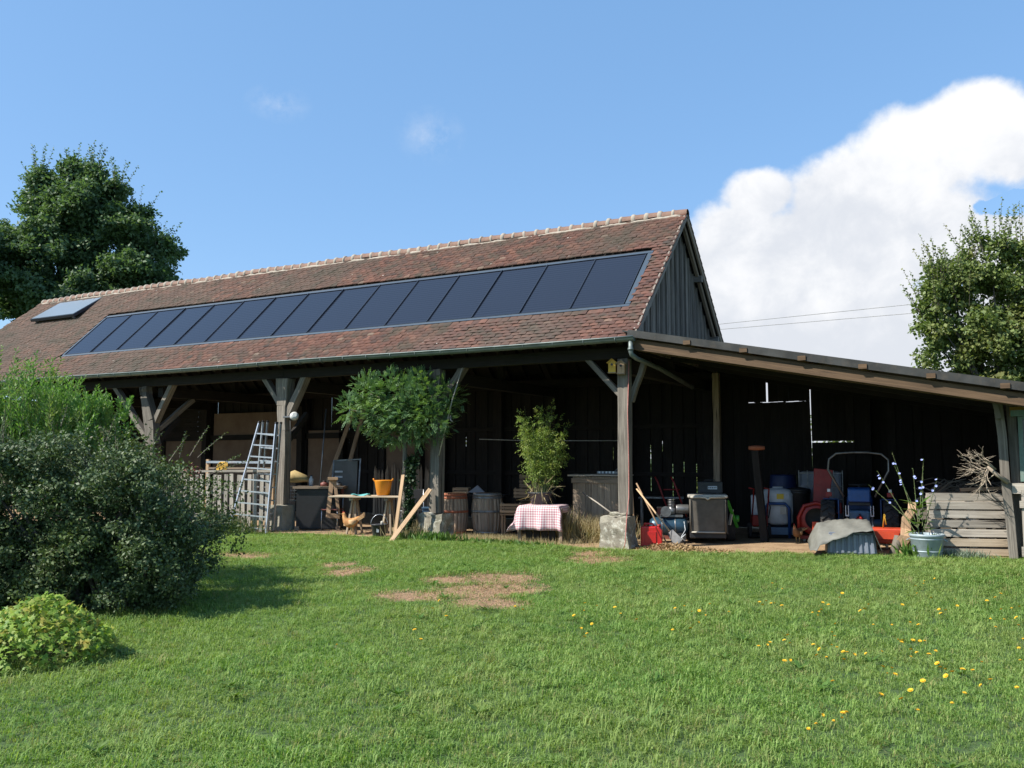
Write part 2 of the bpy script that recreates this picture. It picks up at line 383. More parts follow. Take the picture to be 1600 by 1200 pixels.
M['bark'] = wood('bark', (.10,.085,.065), (.17,.15,.12), (.03,.025,.02), .95, .5)
M['branch'] = wood('dry_branch', (.24,.19,.14), (.36,.30,.23), (.1,.08,.06), .95, .6)
M['hen'] = plain('hen_feathers', (.55,.28,.10), (.42,.19,.07), .8, 0, 18, .6, bd=.01)
M['henpale'] = plain('hen_tail', (.66,.42,.22), (.5,.28,.13), .8, 0, 18, .5)
M['comb'] = plain('hen_comb', (.55,.03,.02), None, .6)
M['henleg'] = plain('hen_leg', (.5,.33,.12), None, .6)
M['greenpaint'] = plain('old_green_paint', (.10,.18,.15), (.16,.21,.18), .7, 0, 12, .3, dirt=.5)
M['stem'] = plain('green_stem', (.10,.15,.05), (.14,.13,.06), .7)

# lichened stone
def stone(name, c1, c2, lich):
    m, t, b = newmat(name, .9); co = t.nodes.new('ShaderNodeTexCoord').outputs['Object']
    n = nz(t, co, 5, 8, .65); l = nz(t, co, 9, 8, .72, .4); g = nz(t, co, 3, 5, .6)
    col = ramp(t, n, [(.35, c1), (.6, c2)])
    col = mix(t, ramp(t, l, [(.52,(0,0,0)), (.58,(1,1,1))]), col, lich)
    col = mix(t, ramp(t, g, [(.5,(0,0,0)), (.75,(.6,)*3)]), col, (.10,.11,.06))
    t.links.new(col, b.inputs['Base Color']); bump(t, b, n, .7, .03); return m
M['stone'] = stone('lichened_stone', (.14,.12,.09), (.30,.27,.21), (.44,.42,.35))
M['stone2'] = stone('smooth_stone', (.26,.24,.19), (.34,.32,.26), (.30,.28,.22))
# earth floor
def earth():
    m, t, b = newmat('sandy_earth', .95); co = t.nodes.new('ShaderNodeNewGeometry').outputs['Position']
    n = nz(t, co, 1.6, 8, .65); f = nz(t, co, 40, 6, .7)
    col = ramp(t, n, [(.35, (.26,.165,.09)), (.6, (.42,.285,.16))]); col = mix(t, ramp(t, f, [(.35,(.55,)*3), (.6,(1,1,1))]), (.16,.11,.07), col)
    t.links.new(col, b.inputs['Base Color']); bump(t, b, f, .6, .02); return m
M['earth'] = earth()
PATCH = [(-.16,-6.28,.42),(-.54,-4.9,.35),(.27,-5.51,.55),(-.03,-4.35,.5),(.83,-6.23,.45),(.45,-5.0,.45),(-2.2,-4.88,.38),(.13,-1.66,.55),(-5.06,-4.01,.5),(-2.9,-4.3,.3),(-.2,-1.0,.35)]
def soil():
    m, t, b = newmat('lawn_soil', .95); co = t.nodes.new('ShaderNodeNewGeometry').outputs['Position']
    n = nz(t, co, .8, 6, .6); f = nz(t, co, 30, 6, .7)
    col = ramp(t, n, [(.35, (.035,.075,.016)), (.65, (.055,.10,.024))]); col = mix(t, ramp(t, f, [(.45,(0,0,0)), (.7,(.35,)*3)]), col, (.10,.09,.04))
    acc = None
    for x, y, r in PATCH:
        s_ = t.nodes.new('ShaderNodeVectorMath'); s_.operation = 'DISTANCE'; t.links.new(co, s_.inputs[0]); s_.inputs[1].default_value = (x, y, 0)
        d = t.nodes.new('ShaderNodeMath'); d.operation = 'DIVIDE'; t.links.new(s_.outputs['Value'], d.inputs[0]); d.inputs[1].default_value = r
        if acc is None: acc = d.outputs[0]
        else:
            q = t.nodes.new('ShaderNodeMath'); q.operation = 'MINIMUM'; t.links.new(acc, q.inputs[0]); t.links.new(d.outputs[0], q.inputs[1]); acc = q.outputs[0]
    w = t.nodes.new('ShaderNodeMath'); w.operation = 'MULTIPLY_ADD'; t.links.new(nz(t, co, 4, 6, .7), w.inputs[0]); w.inputs[1].default_value = 1.5; t.links.new(acc, w.inputs[2]); w2 = t.nodes.new('ShaderNodeMath'); w2.operation = 'MULTIPLY'; t.links.new(w.outputs[0], w2.inputs[0]); w2.inputs[1].default_value = .4; w = w2
    dry = ramp(t, f, [(.35, (.17,.10,.055)), (.6, (.38,.24,.135))])
    col = mix(t, ramp(t, w.outputs[0], [(.60,(1,1,1)), (.70,(0,0,0))]), col, dry)
    t.links.new(col, b.inputs['Base Color']); bump(t, b, f, .7, .03); return m
M['soil'] = soil()
# roof tiles: colour by per-tile attribute + patina
def tilemat(name, dark=1.0):
    m, t, b = newmat(name, .85); co = t.nodes.new('ShaderNodeNewGeometry').outputs['Position']
    a = t.nodes.new('ShaderNodeAttribute'); a.attribute_name = 'tint'; a = a.outputs['Fac']
    col = ramp(t, a, [(0,(.034,.021,.017)), (.3,(.072,.032,.023)), (.6,(.115,.046,.030)), (.85,(.155,.066,.042)), (1,(.18,.125,.09))])
    big = nz(t, co, .42, 5, .6); mid = nz(t, co, 2.2, 6, .65)
    px_ = t.nodes.new('ShaderNodeSeparateXYZ'); t.links.new(co, px_.inputs[0])
    lw = t.nodes.new('ShaderNodeMapRange'); t.links.new(px_.outputs[0], lw.inputs[0]); lw.inputs[1].default_value = -9; lw.inputs[2].default_value = -18
    col = mix(t, ramp(t, lw.outputs[0], [(0,(0,0,0)), (1,(.5,)*3)]), col, (.125,.083,.060))
    col = mix(t, ramp(t, big, [(.42,(0,0,0)), (.62,(.75,)*3)]), col, (.074,.052,.038))       # patina
    col = mix(t, ramp(t, mid, [(.48,(0,0,0)), (.62,(.7,)*3)]), col, (.045,.040,.026))       # moss
    sp_ = nz(t, co, 11, 3, .5); col = mix(t, ramp(t, sp_, [(.73,(0,0,0)), (.76,(.9,)*3)]), col, (.55,.52,.46))
    t.links.new(col, b.inputs['Base Color']); bump(t, b, nz(t, co, 45, 4, .6), .4, .004); return m
M['tile'] = tilemat('clay_tile')
M['ridge'] = plain('ridge_clay', (.21,.12,.085), (.14,.08,.055), .85, 0, 4, .3, dirt=.25)
M['mortar'] = plain('lime_mortar', (.38,.33,.27), (.28,.24,.19), .95, 0, 9, .4)
M['plaster'] = plain('clay_plaster', (.20,.14,.095), (.15,.10,.07), .95, 0, 1.5, .3, dirt=.3)
M['felt'] = plain('roofing_sheet', (.035,.036,.034), (.022,.023,.022), .8, 0, 3, .3, dirt=.4)
def glassmat(name, base, rough, lines=True):
    m, t, b = newmat(name, rough); b.inputs['Base Color'].default_value = (*base, 1); b.inputs['Specular IOR Level'].default_value = .42
    if lines:
        uv = t.nodes.new('ShaderNodeTexCoord').outputs['Object']; s_ = t.nodes.new('ShaderNodeSeparateXYZ'); t.links.new(uv, s_.inputs[0])
        w = t.nodes.new('ShaderNodeMath'); w.operation = 'PINGPONG'; t.links.new(s_.outputs[1], w.inputs[0]); w.inputs[1].default_value = .04
        c = ramp(t, w.outputs[0], [(0, tuple(x*2.2 for x in base)), (.04, tuple(x*1.3 for x in base)), (.08, base)]); t.links.new(c, b.inputs['Base Color'])
    return m
M['cell'] = glassmat('solar_cells', (.010,.012,.018), .13)
M['collector'] = glassmat('collector_glass', (.17,.21,.25), .3, False)  # pale base colour imitates the sky reflected in the tilted glass
M['frame'] = plain('dark_frame', (.05,.06,.08), (.04,.05,.065), .35, .5, 4, .03)
M['pane'] = glassmat('window_pane', (.05,.07,.07), .08, False)

# ================================================================== ground
def grid(name, x0, x1, y0, y1, n, m, mat, zf, kind='structure'):
    xs = np.linspace(x0, x1, n+1); ys = np.linspace(y0, y1, m+1); X, Y = np.meshgrid(xs, ys); Zz = zf(X, Y)
    V = np.stack([X, Y, Zz], -1).reshape(-1,3); i = np.arange(n*m); a = (i//n)*(n+1)+i%n
    o = npmesh(name, V, np.stack([a, a+1, a+n+2, a+n+1], 1), mat, smooth=True); return tag(o, kind=kind)
far = smooth
def ground_z(X, Y):
    near = smooth((60-np.hypot(X, Y))/40); return zg(X, Y)*near
# one sheet: fine near the barn, coarse out to the horizon
xs = np.concatenate([-np.geomspace(900, 32, 26), np.linspace(-30, 16, 231), np.geomspace(18, 900, 26)])
ys = np.concatenate([-np.geomspace(900, 20, 26), np.linspace(-18, 12, 151), np.geomspace(14, 900, 26)])
X, Y = np.meshgrid(xs, ys); V = np.stack([X, Y, ground_z(X, Y)], -1).reshape(-1,3); n_, m_ = len(xs)-1, len(ys)-1
i = np.arange(n_*m_); a = (i//n_)*(n_+1)+i%n_
tag(npmesh('ground', V, np.stack([a, a+1, a+n_+2, a+n_+1], 1), M['soil'], smooth=True), 'green lawn soil with dry brown patches in front of the barn', kind='structure')
# barn floor of packed earth with a ragged front edge
fx = np.linspace(-23.5, 8.2, 320); rows = []
for k, t in enumerate([0, .02, .06, .15, .3, .5, .75, 1]):
    fy0 = edge(fx)-.10+.07*np.sin(fx*5.3)+.05*np.sin(fx*13+1)+.03*np.sin(fx*29)
    y = fy0*(1-t)+6.1*t; z = rise(fx, y)+bumps(fx, y)+(.002 if k == 0 else .012)
    rows.append(np.stack([fx, y, z], 1))
V = np.concatenate(rows); n_ = len(fx)-1; i = np.arange(n_*7); a = (i//n_)*(n_+1)+i%n_
tag(npmesh('earth_floor', V, np.stack([a, a+1, a+n_+2, a+n_+1], 1), M['earth'], smooth=True), 'sandy trodden earth floor under the barn roof', kind='structure')

# ================================================================== the barn
barn = thing('barn', 'long open timber barn with red tiled roof and solar panels', 'barn', (0,0,0))
TH = atan2(2.96, 3.09); CT, ST = cos(TH), sin(TH); SL = 4.279
def roofp(x, s, up=0): return (x, -.53+s*CT-up*ST, 3.67+s*ST+up*CT)
PX = [0, -3.99, -8.09, -12.38, -16.4, -20.4]
# stone plinths
def rock(c, s, jit=.03, taper=.06, mat='stone', name='plinth', parent=barn, div=6):
    mb = MB(); base = {}
    def vid(p):
        k = tuple(round(q, 4) for q in p)
        if k not in base:
            x, y, z = p; tt = 1-taper*(z+.5); q = Vector((x*s[0]*tt, y*s[1]*tt, z*s[2]))
            r = Vector((sin(x*9+c[0]*3+z*5), sin(y*8+c[0]+z*7+1), sin(z*9+x*7+c[0]*2)))*jit
            e = sum(1 for v in (x, y, z) if abs(abs(v)-.5) < 1e-6)
            if e >= 2: q *= .985 if e == 2 else .965
            base[k] = len(mb.v); mb.v.append(tuple(Vector(c)+q+r*.5+Vector((random.uniform(-1,1),random.uniform(-1,1),random.uniform(-1,1)))*jit*.3))
        return base[k]
    for ax in range(3):
        for sg in (-.5, .5):
            for i in range(div):
                for j in range(div):
                    qs = []
                    for (u, v) in ((i,j),(i+1,j),(i+1,j+1),(i,j+1)):
                        p = [0,0,0]; p[ax] = sg; p[(ax+1)%3] = u/div-.5; p[(ax+2)%3] = v/div-.5; qs.append(vid(p))
                    if sg < 0: qs = qs[::-1]
                    mb.face(qs, [(0,0)]*4, False)
    return mb.build(name, M[mat], parent)
rock((-.14,-.03,.25), (.56,.46,.62), .035, .10)
rock((-.10,-.04,.59), (.34,.22,.08), .02, .1, 'stone', 'packing_stone')
rock((-4.05,.02,.2), (.62,.52,.6), .05, .14)
rock((-8.15,0,.26), (.46,.42,.60), .008, .03, 'stone2')
for x in PX[3:]: rock((x,0,.22), (.5,.45,.56), .03, .08)
# posts and their heads
def bent(name, pts, w, h, mat=M['post'], parent=barn, jit=.012, w1=None):
    mb = MB()
    for i in range(len(pts)-1):
        mb.beam(pts[i], pts[i+1], w[i], h[i], up=(0,1,0), w1=w[i+1], h1=h[i+1], seg=3, jit=jit)
    return mb.build(name, mat, parent, .008)
bent('post', [(0,0,.60),(0,0,3.36)], [.205,.20], [.2,.2])
bent('post', [(-4.02,0,.5),(-3.99,0,2.2),(-4.03,0,2.9),(-4.06,0,3.36)], [.23,.21,.25,.33], [.22,.2,.2,.22], jit=.02)
bent('post', [(-8.1,0,.55),(-8.09,0,2.2),(-8.12,0,2.75),(-8.1,0,3.36)], [.2,.2,.25,.38], [.2,.2,.22,.24], jit=.015)
bent('post', [(-12.5,0,.5),(-12.42,0,1.9),(-12.52,0,2.5),(-12.74,0,3.15),(-12.76,0,3.36)], [.24,.3,.34,.22,.24], [.2]*5, jit=.02)
for x in PX[4:]: bent('post', [(x,0,.5),(x,0,3.36)], [.22,.24], [.2,.2])
for p0, p1, w in (((-.06,.02,2.70),(-.72,.02,3.40),.13), ((.07,.14,2.60),(.34,.14,3.34),.12),
                  ((-8.18,.02,2.70),(-8.75,.02,3.42),.15), ((-8.02,.02,2.50),(-7.5,.02,3.42),.19),
                  ((-12.52,.03,1.95),(-14.0,.03,3.45),.15), ((-12.40,.03,2.45),(-11.78,.03,3.42),.16), ((-12.40,.12,2.3),(-12.38,1.15,3.10),.13),
                  ((-4.1,.03,2.85),(-4.5,.03,3.40),.13), ((-3.92,.03,2.72),(-3.38,.03,3.42),.17),
                  ((-16.3,.03,2.5),(-15.6,.03,3.42),.15), ((-16.5,.03,2.5),(-17.2,.03,3.42),.15), ((-20.3,.03,2.5),(-19.6,.03,3.42),.15)):
    MB().beam(p0, p1, w*.75, w, up=(0,1,0), seg=3, jit=.01).build('brace', M['post'], barn, .006)
for i in range(6):   # wall plate pieces, rear posts, tie beams, trusses
    x0 = PX[i]; x1 = PX[i+1] if i < 5 else -22.7
    MB().beam((x0 if i else .2,.02,3.47), (x1+.003,.02,3.46), .2, .2, seg=3, jit=.008).build('wall_plate', M['darkwood'], barn)
    MB().beam((x0 if i else .2,5.2,3.47), (x1+.003,5.2,3.46), .2, .2, seg=2, jit=.008).build('wall_plate', M['darkwood'], barn)
    MB().beam((x0,5.2,0), (x0,5.2,3.36), .2, .2, seg=2, jit=.01).build('post', M['darkwood'], barn)
    MB().beam((x0,.13,3.22), (x0,5.1,3.24), .18, .24, seg=3, jit=.01).build('tie_beam', M['darkwood'], barn)
    MB().beam((x0,.1,3.62), (x0,2.48,5.9), .14, .16).build('principal_rafter', M['darkwood'], barn)
    MB().beam((x0,5.02,3.62), (x0,2.64,5.9), .14, .16).build('principal_rafter', M['darkwood'], barn)
    MB().beam((x0,2.56,3.37), (x0,2.56,6.1), .14, .14).build('king_post', M['darkwood'], barn)
    if i in (1,2,3): MB().beam((x0,.7,2.6), (x0,.12,2.0), .1, .12).build('brace', M['darkwood'], barn)
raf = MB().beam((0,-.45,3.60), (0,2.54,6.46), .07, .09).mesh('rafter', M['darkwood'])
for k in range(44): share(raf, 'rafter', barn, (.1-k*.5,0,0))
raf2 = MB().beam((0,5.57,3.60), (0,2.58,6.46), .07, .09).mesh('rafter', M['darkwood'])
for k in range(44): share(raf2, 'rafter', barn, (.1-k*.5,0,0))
# roof boarding under the tiles (front, rear, left hip)
hipx = lambda s: -22.9+1.8*s/SL
mb = MB()
mb.prism([roofp(.36,.02,-.03), roofp(.36,SL-.02,-.03), roofp(hipx(SL),SL-.02,-.03), roofp(hipx(0),.02,-.03)], (0,1), (0,ST*.02,-CT*.02))
rr = lambda x, s, up=0: (x, 5.65-s*CT+up*ST, 3.67+s*ST+up*CT)
mb.prism([rr(.36,.02,-.03), rr(hipx(0),.02,-.03), rr(hipx(SL),SL-.02,-.03), rr(.36,SL-.02,-.03)], (0,1), (0,-ST*.02,-CT*.02))
mb.face([len(mb.v)+k for k in range(3)], [(0,0),(1,0),(0,1)]); mb.v += [(-22.88,-.5,3.64),(-22.88,5.6,3.64),(-21.1,2.56,6.58)]
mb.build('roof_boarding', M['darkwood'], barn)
# tiles
def tile_in(x, s):
    if x < hipx(s)+.05: return False
    if -16.55 < x < .06 and .90 < s+.1 and s < 2.86 and s+.1 < 3.0: return False
    return True
def tint(me, vals):
    at = me.attributes.new('tint', 'FLOAT', 'POINT'); at.data.foreach_set('value', np.asarray(vals, np.float32))
tiles = []
for j in range(43):
    s = j*.0985; off = (j%2)*.083+random.uniform(-.015,.015); k = 0
    x = .42-.083-off
    while x > -23:
        xx = x+random.uniform(-.006,.006)
        if tile_in(xx, s): tiles.append((xx, s+random.uniform(-.008,.008)+.012*sin(xx*.9+j*.1), random.gauss(0,.018), random.uniform(-.004,.007)))
        x -= .166
TV = np.array([(-.081,0,.022),(.081,0,.022),(.079,.2,.006),(-.079,.2,.006),(-.081,0,.006),(.081,0,.006),(.079,.2,-.006),(-.079,.2,-.006)])
TV = np.insert(TV, 1, [(0,-.004,.026)], 0)      # a slightly cambered nose: 9 vertices
TF = [(0,1,2,3)]
TV = np.array([(-.080,.004,.028),(0,-.004,.037),(.080,.004,.028),(.079,.2,.006),(0,.2,.011),(-.079,.2,.006),(-.081,.004,.003),(0,-.004,.009),(.081,.004,.003)])
TF = np.array([(0,1,4,5),(1,2,3,4),(6,7,1,0),(7,8,2,1),(8,8,3,2),(6,0,5,6)])[:4]
cx, cy = 5.75, -14.55
tiles.sort(key=lambda t: hypot(t[0]-cx, roofp(t[0],t[1])[1]-cy)-.0)
near_t, far_t = tiles[:290], tiles[290:]
tmesh = []
tv = lambda: min(1, max(0, random.gauss(.5,.2)))
for q in range(9):
    me = bpy.data.meshes.new('tile'); TV3 = np.vstack([TV, [(.079,.2,-.004),(-.079,.2,-.004)]])
    me.from_pydata([tuple(v) for v in TV3], [], [(0,1,4,5),(1,2,3,4),(6,7,1,0),(7,8,2,1),(8,9,3,2),(10,6,0,5)]); me.materials.append(M['tile']); tint(me, [.06+q*.11]*11); tmesh.append(me)
for (x, s, rz, up) in near_t:
    q = int(min(8, max(0, round(tv()*8)))); share(tmesh[q], 'tile', barn, roofp(x, s, up), (TH, 0, 0)).rotation_euler = (Matrix.Rotation(TH,3,'X')@Matrix.Rotation(rz,3,'Z')).to_euler()
n = len(far_t); A = np.array(far_t); V = np.repeat(TV[None], n, 0); c_, s_ = np.cos(A[:,2])[:,None], np.sin(A[:,2])[:,None]
vx = V[:,:,0]*c_-V[:,:,1]*s_; vy = V[:,:,0]*s_+V[:,:,1]*c_; vz = V[:,:,2]+A[:,3][:,None]
sx = A[:,0][:,None]+vx; ss = A[:,1][:,None]+vy
P = np.stack([sx, -.53+ss*CT-vz*ST, 3.67+ss*ST+vz*CT], -1).reshape(-1,3)
F = (np.arange(n)[:,None,None]*9+TF[None]).reshape(-1,4)
o = npmesh('tiles', P, F, M['tile'], barn); tag(o, kind='stuff'); tint(o.data, np.repeat([tv() for _ in range(n)], 9))
# rear slope tiles (mostly out of sight): same tiles, fewer
rt = [(.34-k*.166-(j%2)*.083, j*.0985) for j in range(43) for k in range(12)]
A = np.array(rt); n = len(rt); V = np.repeat(TV[None], n, 0); sx = A[:,0][:,None]+V[:,:,0]; ss = A[:,1][:,None]+V[:,:,1]; vz = V[:,:,2]
P = np.stack([sx, 5.65-ss*CT+vz*ST, 3.67+ss*ST+vz*CT], -1).reshape(-1,3)
o = npmesh('rear_tiles', P, (np.arange(n)[:,None,None]*9+TF[None]).reshape(-1,4), M['tile'], barn); tag(o, kind='stuff'); tint(o.data, np.repeat([tv() for _ in range(n)], 9))
# ridge
rm = []
for q in range(4):
    mb = MB(); mb.lathe([(.108-.004*q%.01,-.15),(.102,0),(.095,.15)], 8, (0,0,0), Matrix.Rotation(radians(90),3,'Y')@Matrix.Rotation(0,3,'Z'), a0=radians(80), a1=radians(280), caps=False, sm=True)
    rm.append(mb.mesh('ridge_tile', M['ridge']))
mo = MB().lathe([(.100,-.035),(.120,-.025),(.126,0),(.118,.025),(.100,.035)], 10, (0,0,0), Matrix.Rotation(radians(90),3,'Y'), a0=radians(70), a1=radians(290), caps=False).mesh('mortar_joint', M['mortar'])
for k in range(74):
    x = .27-k*.29; zz = 6.60+.015*sin(k*.5)
    share(rm[k%4], 'ridge_tile', barn, (x,2.56,zz+random.uniform(-.006,.006)), (random.gauss(0,.02),0,random.gauss(0,.012)))
    share(mo, 'mortar_joint', barn, (x-.145,2.56,zz), (0,random.gauss(0,.1),0), (random.uniform(.8,1.5),1,random.uniform(.95,1.06)))
for yy in (-.105, .105):
    mb = MB(); pts = [(.38-k*.2, 2.56+yy, 6.535+random.uniform(-.012,.012)) for k in range(108)]; mb.tube(pts, [random.uniform(.022,.045) for _ in pts], 6).build('mortar_bed', M['mortar'], barn)
# verge boards, gable boards
MB().beam((.385,-.56,3.585), (.385,2.55,6.56), .03, .13).build('verge_board', M['greywood'], barn)
MB().beam((.385,5.68,3.585), (.385,2.57,6.56), .03, .13).build('verge_board', M['chestwood'], barn)
MB().beam((.30,5.50,3.58), (.30,2.57,6.42), .06, .09).build('verge_rafter', M['chestwood'], barn)
for yy, zz in ((3.55,5.42),(4.75,4.25)): MB().beam((-.2,yy,zz), (.40,yy,zz), .12, .13).build('purlin_end', M['greywood'], barn)
k = 0; y = -.12
while y < 5.2:
    w = random.uniform(.10,.165); g = random.uniform(.008,.02); ym = y+w/2
    zt = 3.62+(min(ym+.53, 5.65-ym))*ST/CT-.13
    if zt > 3.7:
        b0 = 3.55; off = .006*(k%2)
        mb = MB(); dz = w/2*ST/CT*(1 if ym < 2.56 else -1)
        mb.prism([(.17+off,y,b0),(.17+off,y+w,b0),(.17+off,y+w,zt+dz),(.17+off,y,zt-dz)], (2,1), (.022,0,0)); mb.build('gable_board', M['greywood'], barn)
        if k%2: MB().beam((.215,y+w+g/2,b0), (.215,y+w+g/2,zt-.1), .035, .02, up=(0,1,0)).build('gable_batten', M['greywood'], barn)
    y += w+g; k += 1
mb = MB(); mb.prism([(.12,-.1,3.5),(.12,5.2,3.5),(.12,5.2,3.6),(.12,2.56,6.3),(.12,-.1,3.72)], (1,2), (.02,0,0)); mb.build('gable_lining', M['darkwood'], barn)
# gutter
mb = MB(); R_ = Matrix.Rotation(radians(90),3,'Y')
n = 12; pts = []
for (r0) in (.075,):
    gx = [.43-k*(23.3/40) for k in range(41)]; base = len(mb.v)
    for i_, x in enumerate(gx):
        for j in range(7):
            a = pi+pi*j/6; mb.v.append((x, -.61+r0*cos(a), 3.655+r0*sin(a)+.01*sin(x*.7)))
    for i_ in range(40):
        for j in range(6): mb.face((base+i_*7+j, base+i_*7+j+1, base+(i_+1)*7+j+1, base+(i_+1)*7+j), [(0,0)]*4, True)
mb.build('gutter', M['zinc'], barn)
MB().tube([(x, -.688, 3.66+.01*sin(x*.7)) for x in gx], .012, 6).build('gutter_bead', M['zinc'], barn)
mb = MB()
for j in range(7):
    a = pi+pi*j/6; mb.v.append((.43, -.61+.075*cos(a), 3.655+.075*sin(a)))
mb.face(range(7), [(0,0)]*7); mb.build('gutter_end', M['zinc'], barn)
br = MB().tube([(0, .08*cos(pi+pi*j/6), .08*sin(pi+pi*j/6)) for j in range(7)], .008, 5).mesh('gutter_bracket', M['zinc'])
for k in range(38): share(br, 'gutter_bracket', barn, (.1-k*.6,-.61,3.655))
MB().tube([(.36,-.61,3.60),(.36,-.61,3.42),(.37,-.60,3.36),(.42,-.5,3.30),(.45,.6,3.22),(.5,2.4,3.0)], .042, 10).build('downpipe', M['zinc'], barn)
MB().tube([(.36,-.61,3.47),(.36,-.61,3.43)], .052, 10).build('pipe_collar', M['zinc'], barn)
# rear wall: clay panels between studs on the left, loose planks to the right
for x0, x1, z0, z1 in ((-16.2,-12.45,0,3.0),(-9.3,-7.5,0,2.35),(-22.0,-16.5,0,2.15),(-12.2,-11.0,0,2.4)):
    mb = MB(); mb.box(((x0+x1)/2,5.36,(z0+z1)/2), (x1-x0,.1,z1-z0)); mb.build('plaster_panel', M['plaster'], barn)
for x in (-22.2,-18.5,-16.35,-12.3,-10.9,-9.4,-7.4,-5.6,-2.0): MB().beam((x,5.33,0), (x,5.33,3.36), .15, .16).build('stud', M['darkwood'], barn)
for zz in (2.35, 1.2): MB().beam((-11,5.42,zz), (.2,5.42,zz), .08, .1).build('wall_rail', M['darkwood'], barn)
MB().beam((-22.5,5.30,2.2), (-9.4,5.30,2.25), .1, .16).build('wall_rail', M['darkwood'], barn)
SLITS = [(-6.75,1.9,2.15),(-6.25,1.5,1.7),(-5.15,1.35,2.1),(-3.9,1.9,2.4),(-2.45,1.55,1.85),(-1.45,.8,1.9),(-1.2,1.75,2.0),(-.95,.5,1.45),(-.62,1.2,1.5),(-.38,.7,1.45),(-.14,.9,1.9),(.1,.7,2.3)]; slit_at = []
x = .22; k = 0
rnd = random.Random(5)
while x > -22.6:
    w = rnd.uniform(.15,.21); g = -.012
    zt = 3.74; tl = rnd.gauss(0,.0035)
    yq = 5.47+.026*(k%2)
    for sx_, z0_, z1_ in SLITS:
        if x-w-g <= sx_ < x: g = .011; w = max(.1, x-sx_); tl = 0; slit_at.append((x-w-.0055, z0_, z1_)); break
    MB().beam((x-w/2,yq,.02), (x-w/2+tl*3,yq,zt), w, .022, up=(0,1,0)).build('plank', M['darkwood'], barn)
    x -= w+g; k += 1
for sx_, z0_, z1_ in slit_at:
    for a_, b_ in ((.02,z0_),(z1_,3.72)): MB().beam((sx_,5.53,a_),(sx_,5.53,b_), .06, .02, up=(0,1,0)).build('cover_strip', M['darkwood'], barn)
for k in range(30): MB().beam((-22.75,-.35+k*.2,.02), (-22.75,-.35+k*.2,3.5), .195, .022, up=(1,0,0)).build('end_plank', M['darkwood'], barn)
# dim cross wall boards in the upper left bays
for k in range(7): MB().beam((-22.3,5.2,2.35+k*.16), (-16.4,5.2,2.35+k*.16), .02, .15).build('loft_board', M['darkwood'], barn)

# ================================================================== solar panels
arr = thing('solar_array', 'long row of fifteen dark blue solar panels set in the red tiled roof', 'solar panels', roofp(-8.22, 1.01))
arr.rotation_euler = (TH, 0, 0)
W0 = 16.3; pw = W0/15
pm = MB().box((0,.87,.012), (pw-.035,1.70,.02)).mesh('solar_panel', M['cell'])
fm = MB(); 
for a_, b_ in (((-pw/2+.008,0,.022),(-pw/2+.008,1.74,.022)),((pw/2-.008,0,.022),(pw/2-.008,1.74,.022))): fm.beam(a_, b_, .012, .03)
for yy in (.006,1.734): fm.beam((-pw/2+.016,yy,.022), (pw/2-.016,yy,.022), .012, .03)
fme = fm.mesh('panel_frame', M['frame'])
for k in range(15):
    p = share(pm, 'solar_panel', arr, (-W0/2+pw*(k+.5),0,0), (random.gauss(0,.0022),random.gauss(0,.0022),0)); f_ = share(fme, 'panel_frame', p)
bar = MB().beam((0,.0,.045), (0,1.74,.045), .014, .008).mesh('clamp_rail', M['frame'])
for k in range(1,15): share(bar, 'clamp_rail', arr, (-W0/2+pw*k,0,0))
MB().beam((-W0/2-.06,-.035,.018), (W0/2+.12,-.035,.018), .07, .02, up=(0,0,1)).build('lower_flashing', M['flash'], arr)
MB().beam((-W0/2-.06,1.785,.022), (W0/2+.12,1.785,.022), .07, .02, up=(0,0,1)).build('upper_flashing', M['flash'], arr)
MB().beam((W0/2+.07,.012,.018), (W0/2+.07,1.745,.018), .10, .02).build('side_flashing', M['flash'], arr)
MB().beam((-W0/2-.05,.012,.018), (-W0/2-.05,1.745,.018), .08, .02).build('side_flashing', M['flash'], arr)
MB().box((0,.87,-.022), (W0+.34,2.1,.012)).build('backing_sheet', M['black'], arr)
col = thing('solar_collector', 'single grey tilted glass collector near the left end of the ridge', 'solar collector', roofp(-18.95, 2.86)); col.rotation_euler = (TH-radians(9), 0, 0)
MB().box((0,.6,.16), (2.1,1.18,.08)).build('collector_box', M['frame'], col)
MB().box((0,.6,.205), (2.03,1.11,.012)).build('glass', M['collector'], col)
for x in (-.9,.9): MB().beam((x,.05,.12), (x,.1,.02), .04, .04).build('foot', M['alu'], col); MB().beam((x,1.12,.12), (x,1.12,-.10), .04, .04).build('foot', M['alu'], col)
MB().beam((1.0,.05,.0), (1.0,1.2,-.15), .03, .05).build('mounting_rail', M['frame'], col)

# ================================================================== the lean-to
lt = thing('lean_to', 'low lean-to shed with sloping felt roof on the right of the barn', 'lean-to', (3.5,2.5,0))
def ltz(x): return 3.835-.198*x
def lm(mb, name, mat, bv=0):
    o = mb.build(name, mat, lt, bv); o.location = (-3.5,-2.5,0); return o
for k in range(6):
    y0 = -.58+k*1.05; mb = MB(); mb.prism([(.20,y0,ltz(.20)+.004*k),(.20,y0+1.08,ltz(.20)+.004*k),(7.5,y0+1.08,ltz(7.5)+.004*k),(7.5,y0,ltz(7.5)+.004*k)], (0,1), (0,0,-.028)); lm(mb, 'roofing_sheet', M['felt'])
MB_ = MB().beam((.3,-.60,ltz(.3)-.04), (7.5,-.60,ltz(7.5)-.04), .02, .12); lm(MB_, 'edge_trim', M['felt'])
for x in (2.28,3.18,4.06,4.98,5.91,1.35,6.8): lm(MB().beam((x,-.63,ltz(x)-.066), (x,5.6,ltz(x)-.066), .12, .07), 'purlin', M['brownwood'])
lm(MB().beam((.38,-.50,ltz(.38)-.22), (7.3,-.50,ltz(7.3)-.22), .06, .17, seg=4, jit=.004), 'fascia_board', M['brownwood'], .004)
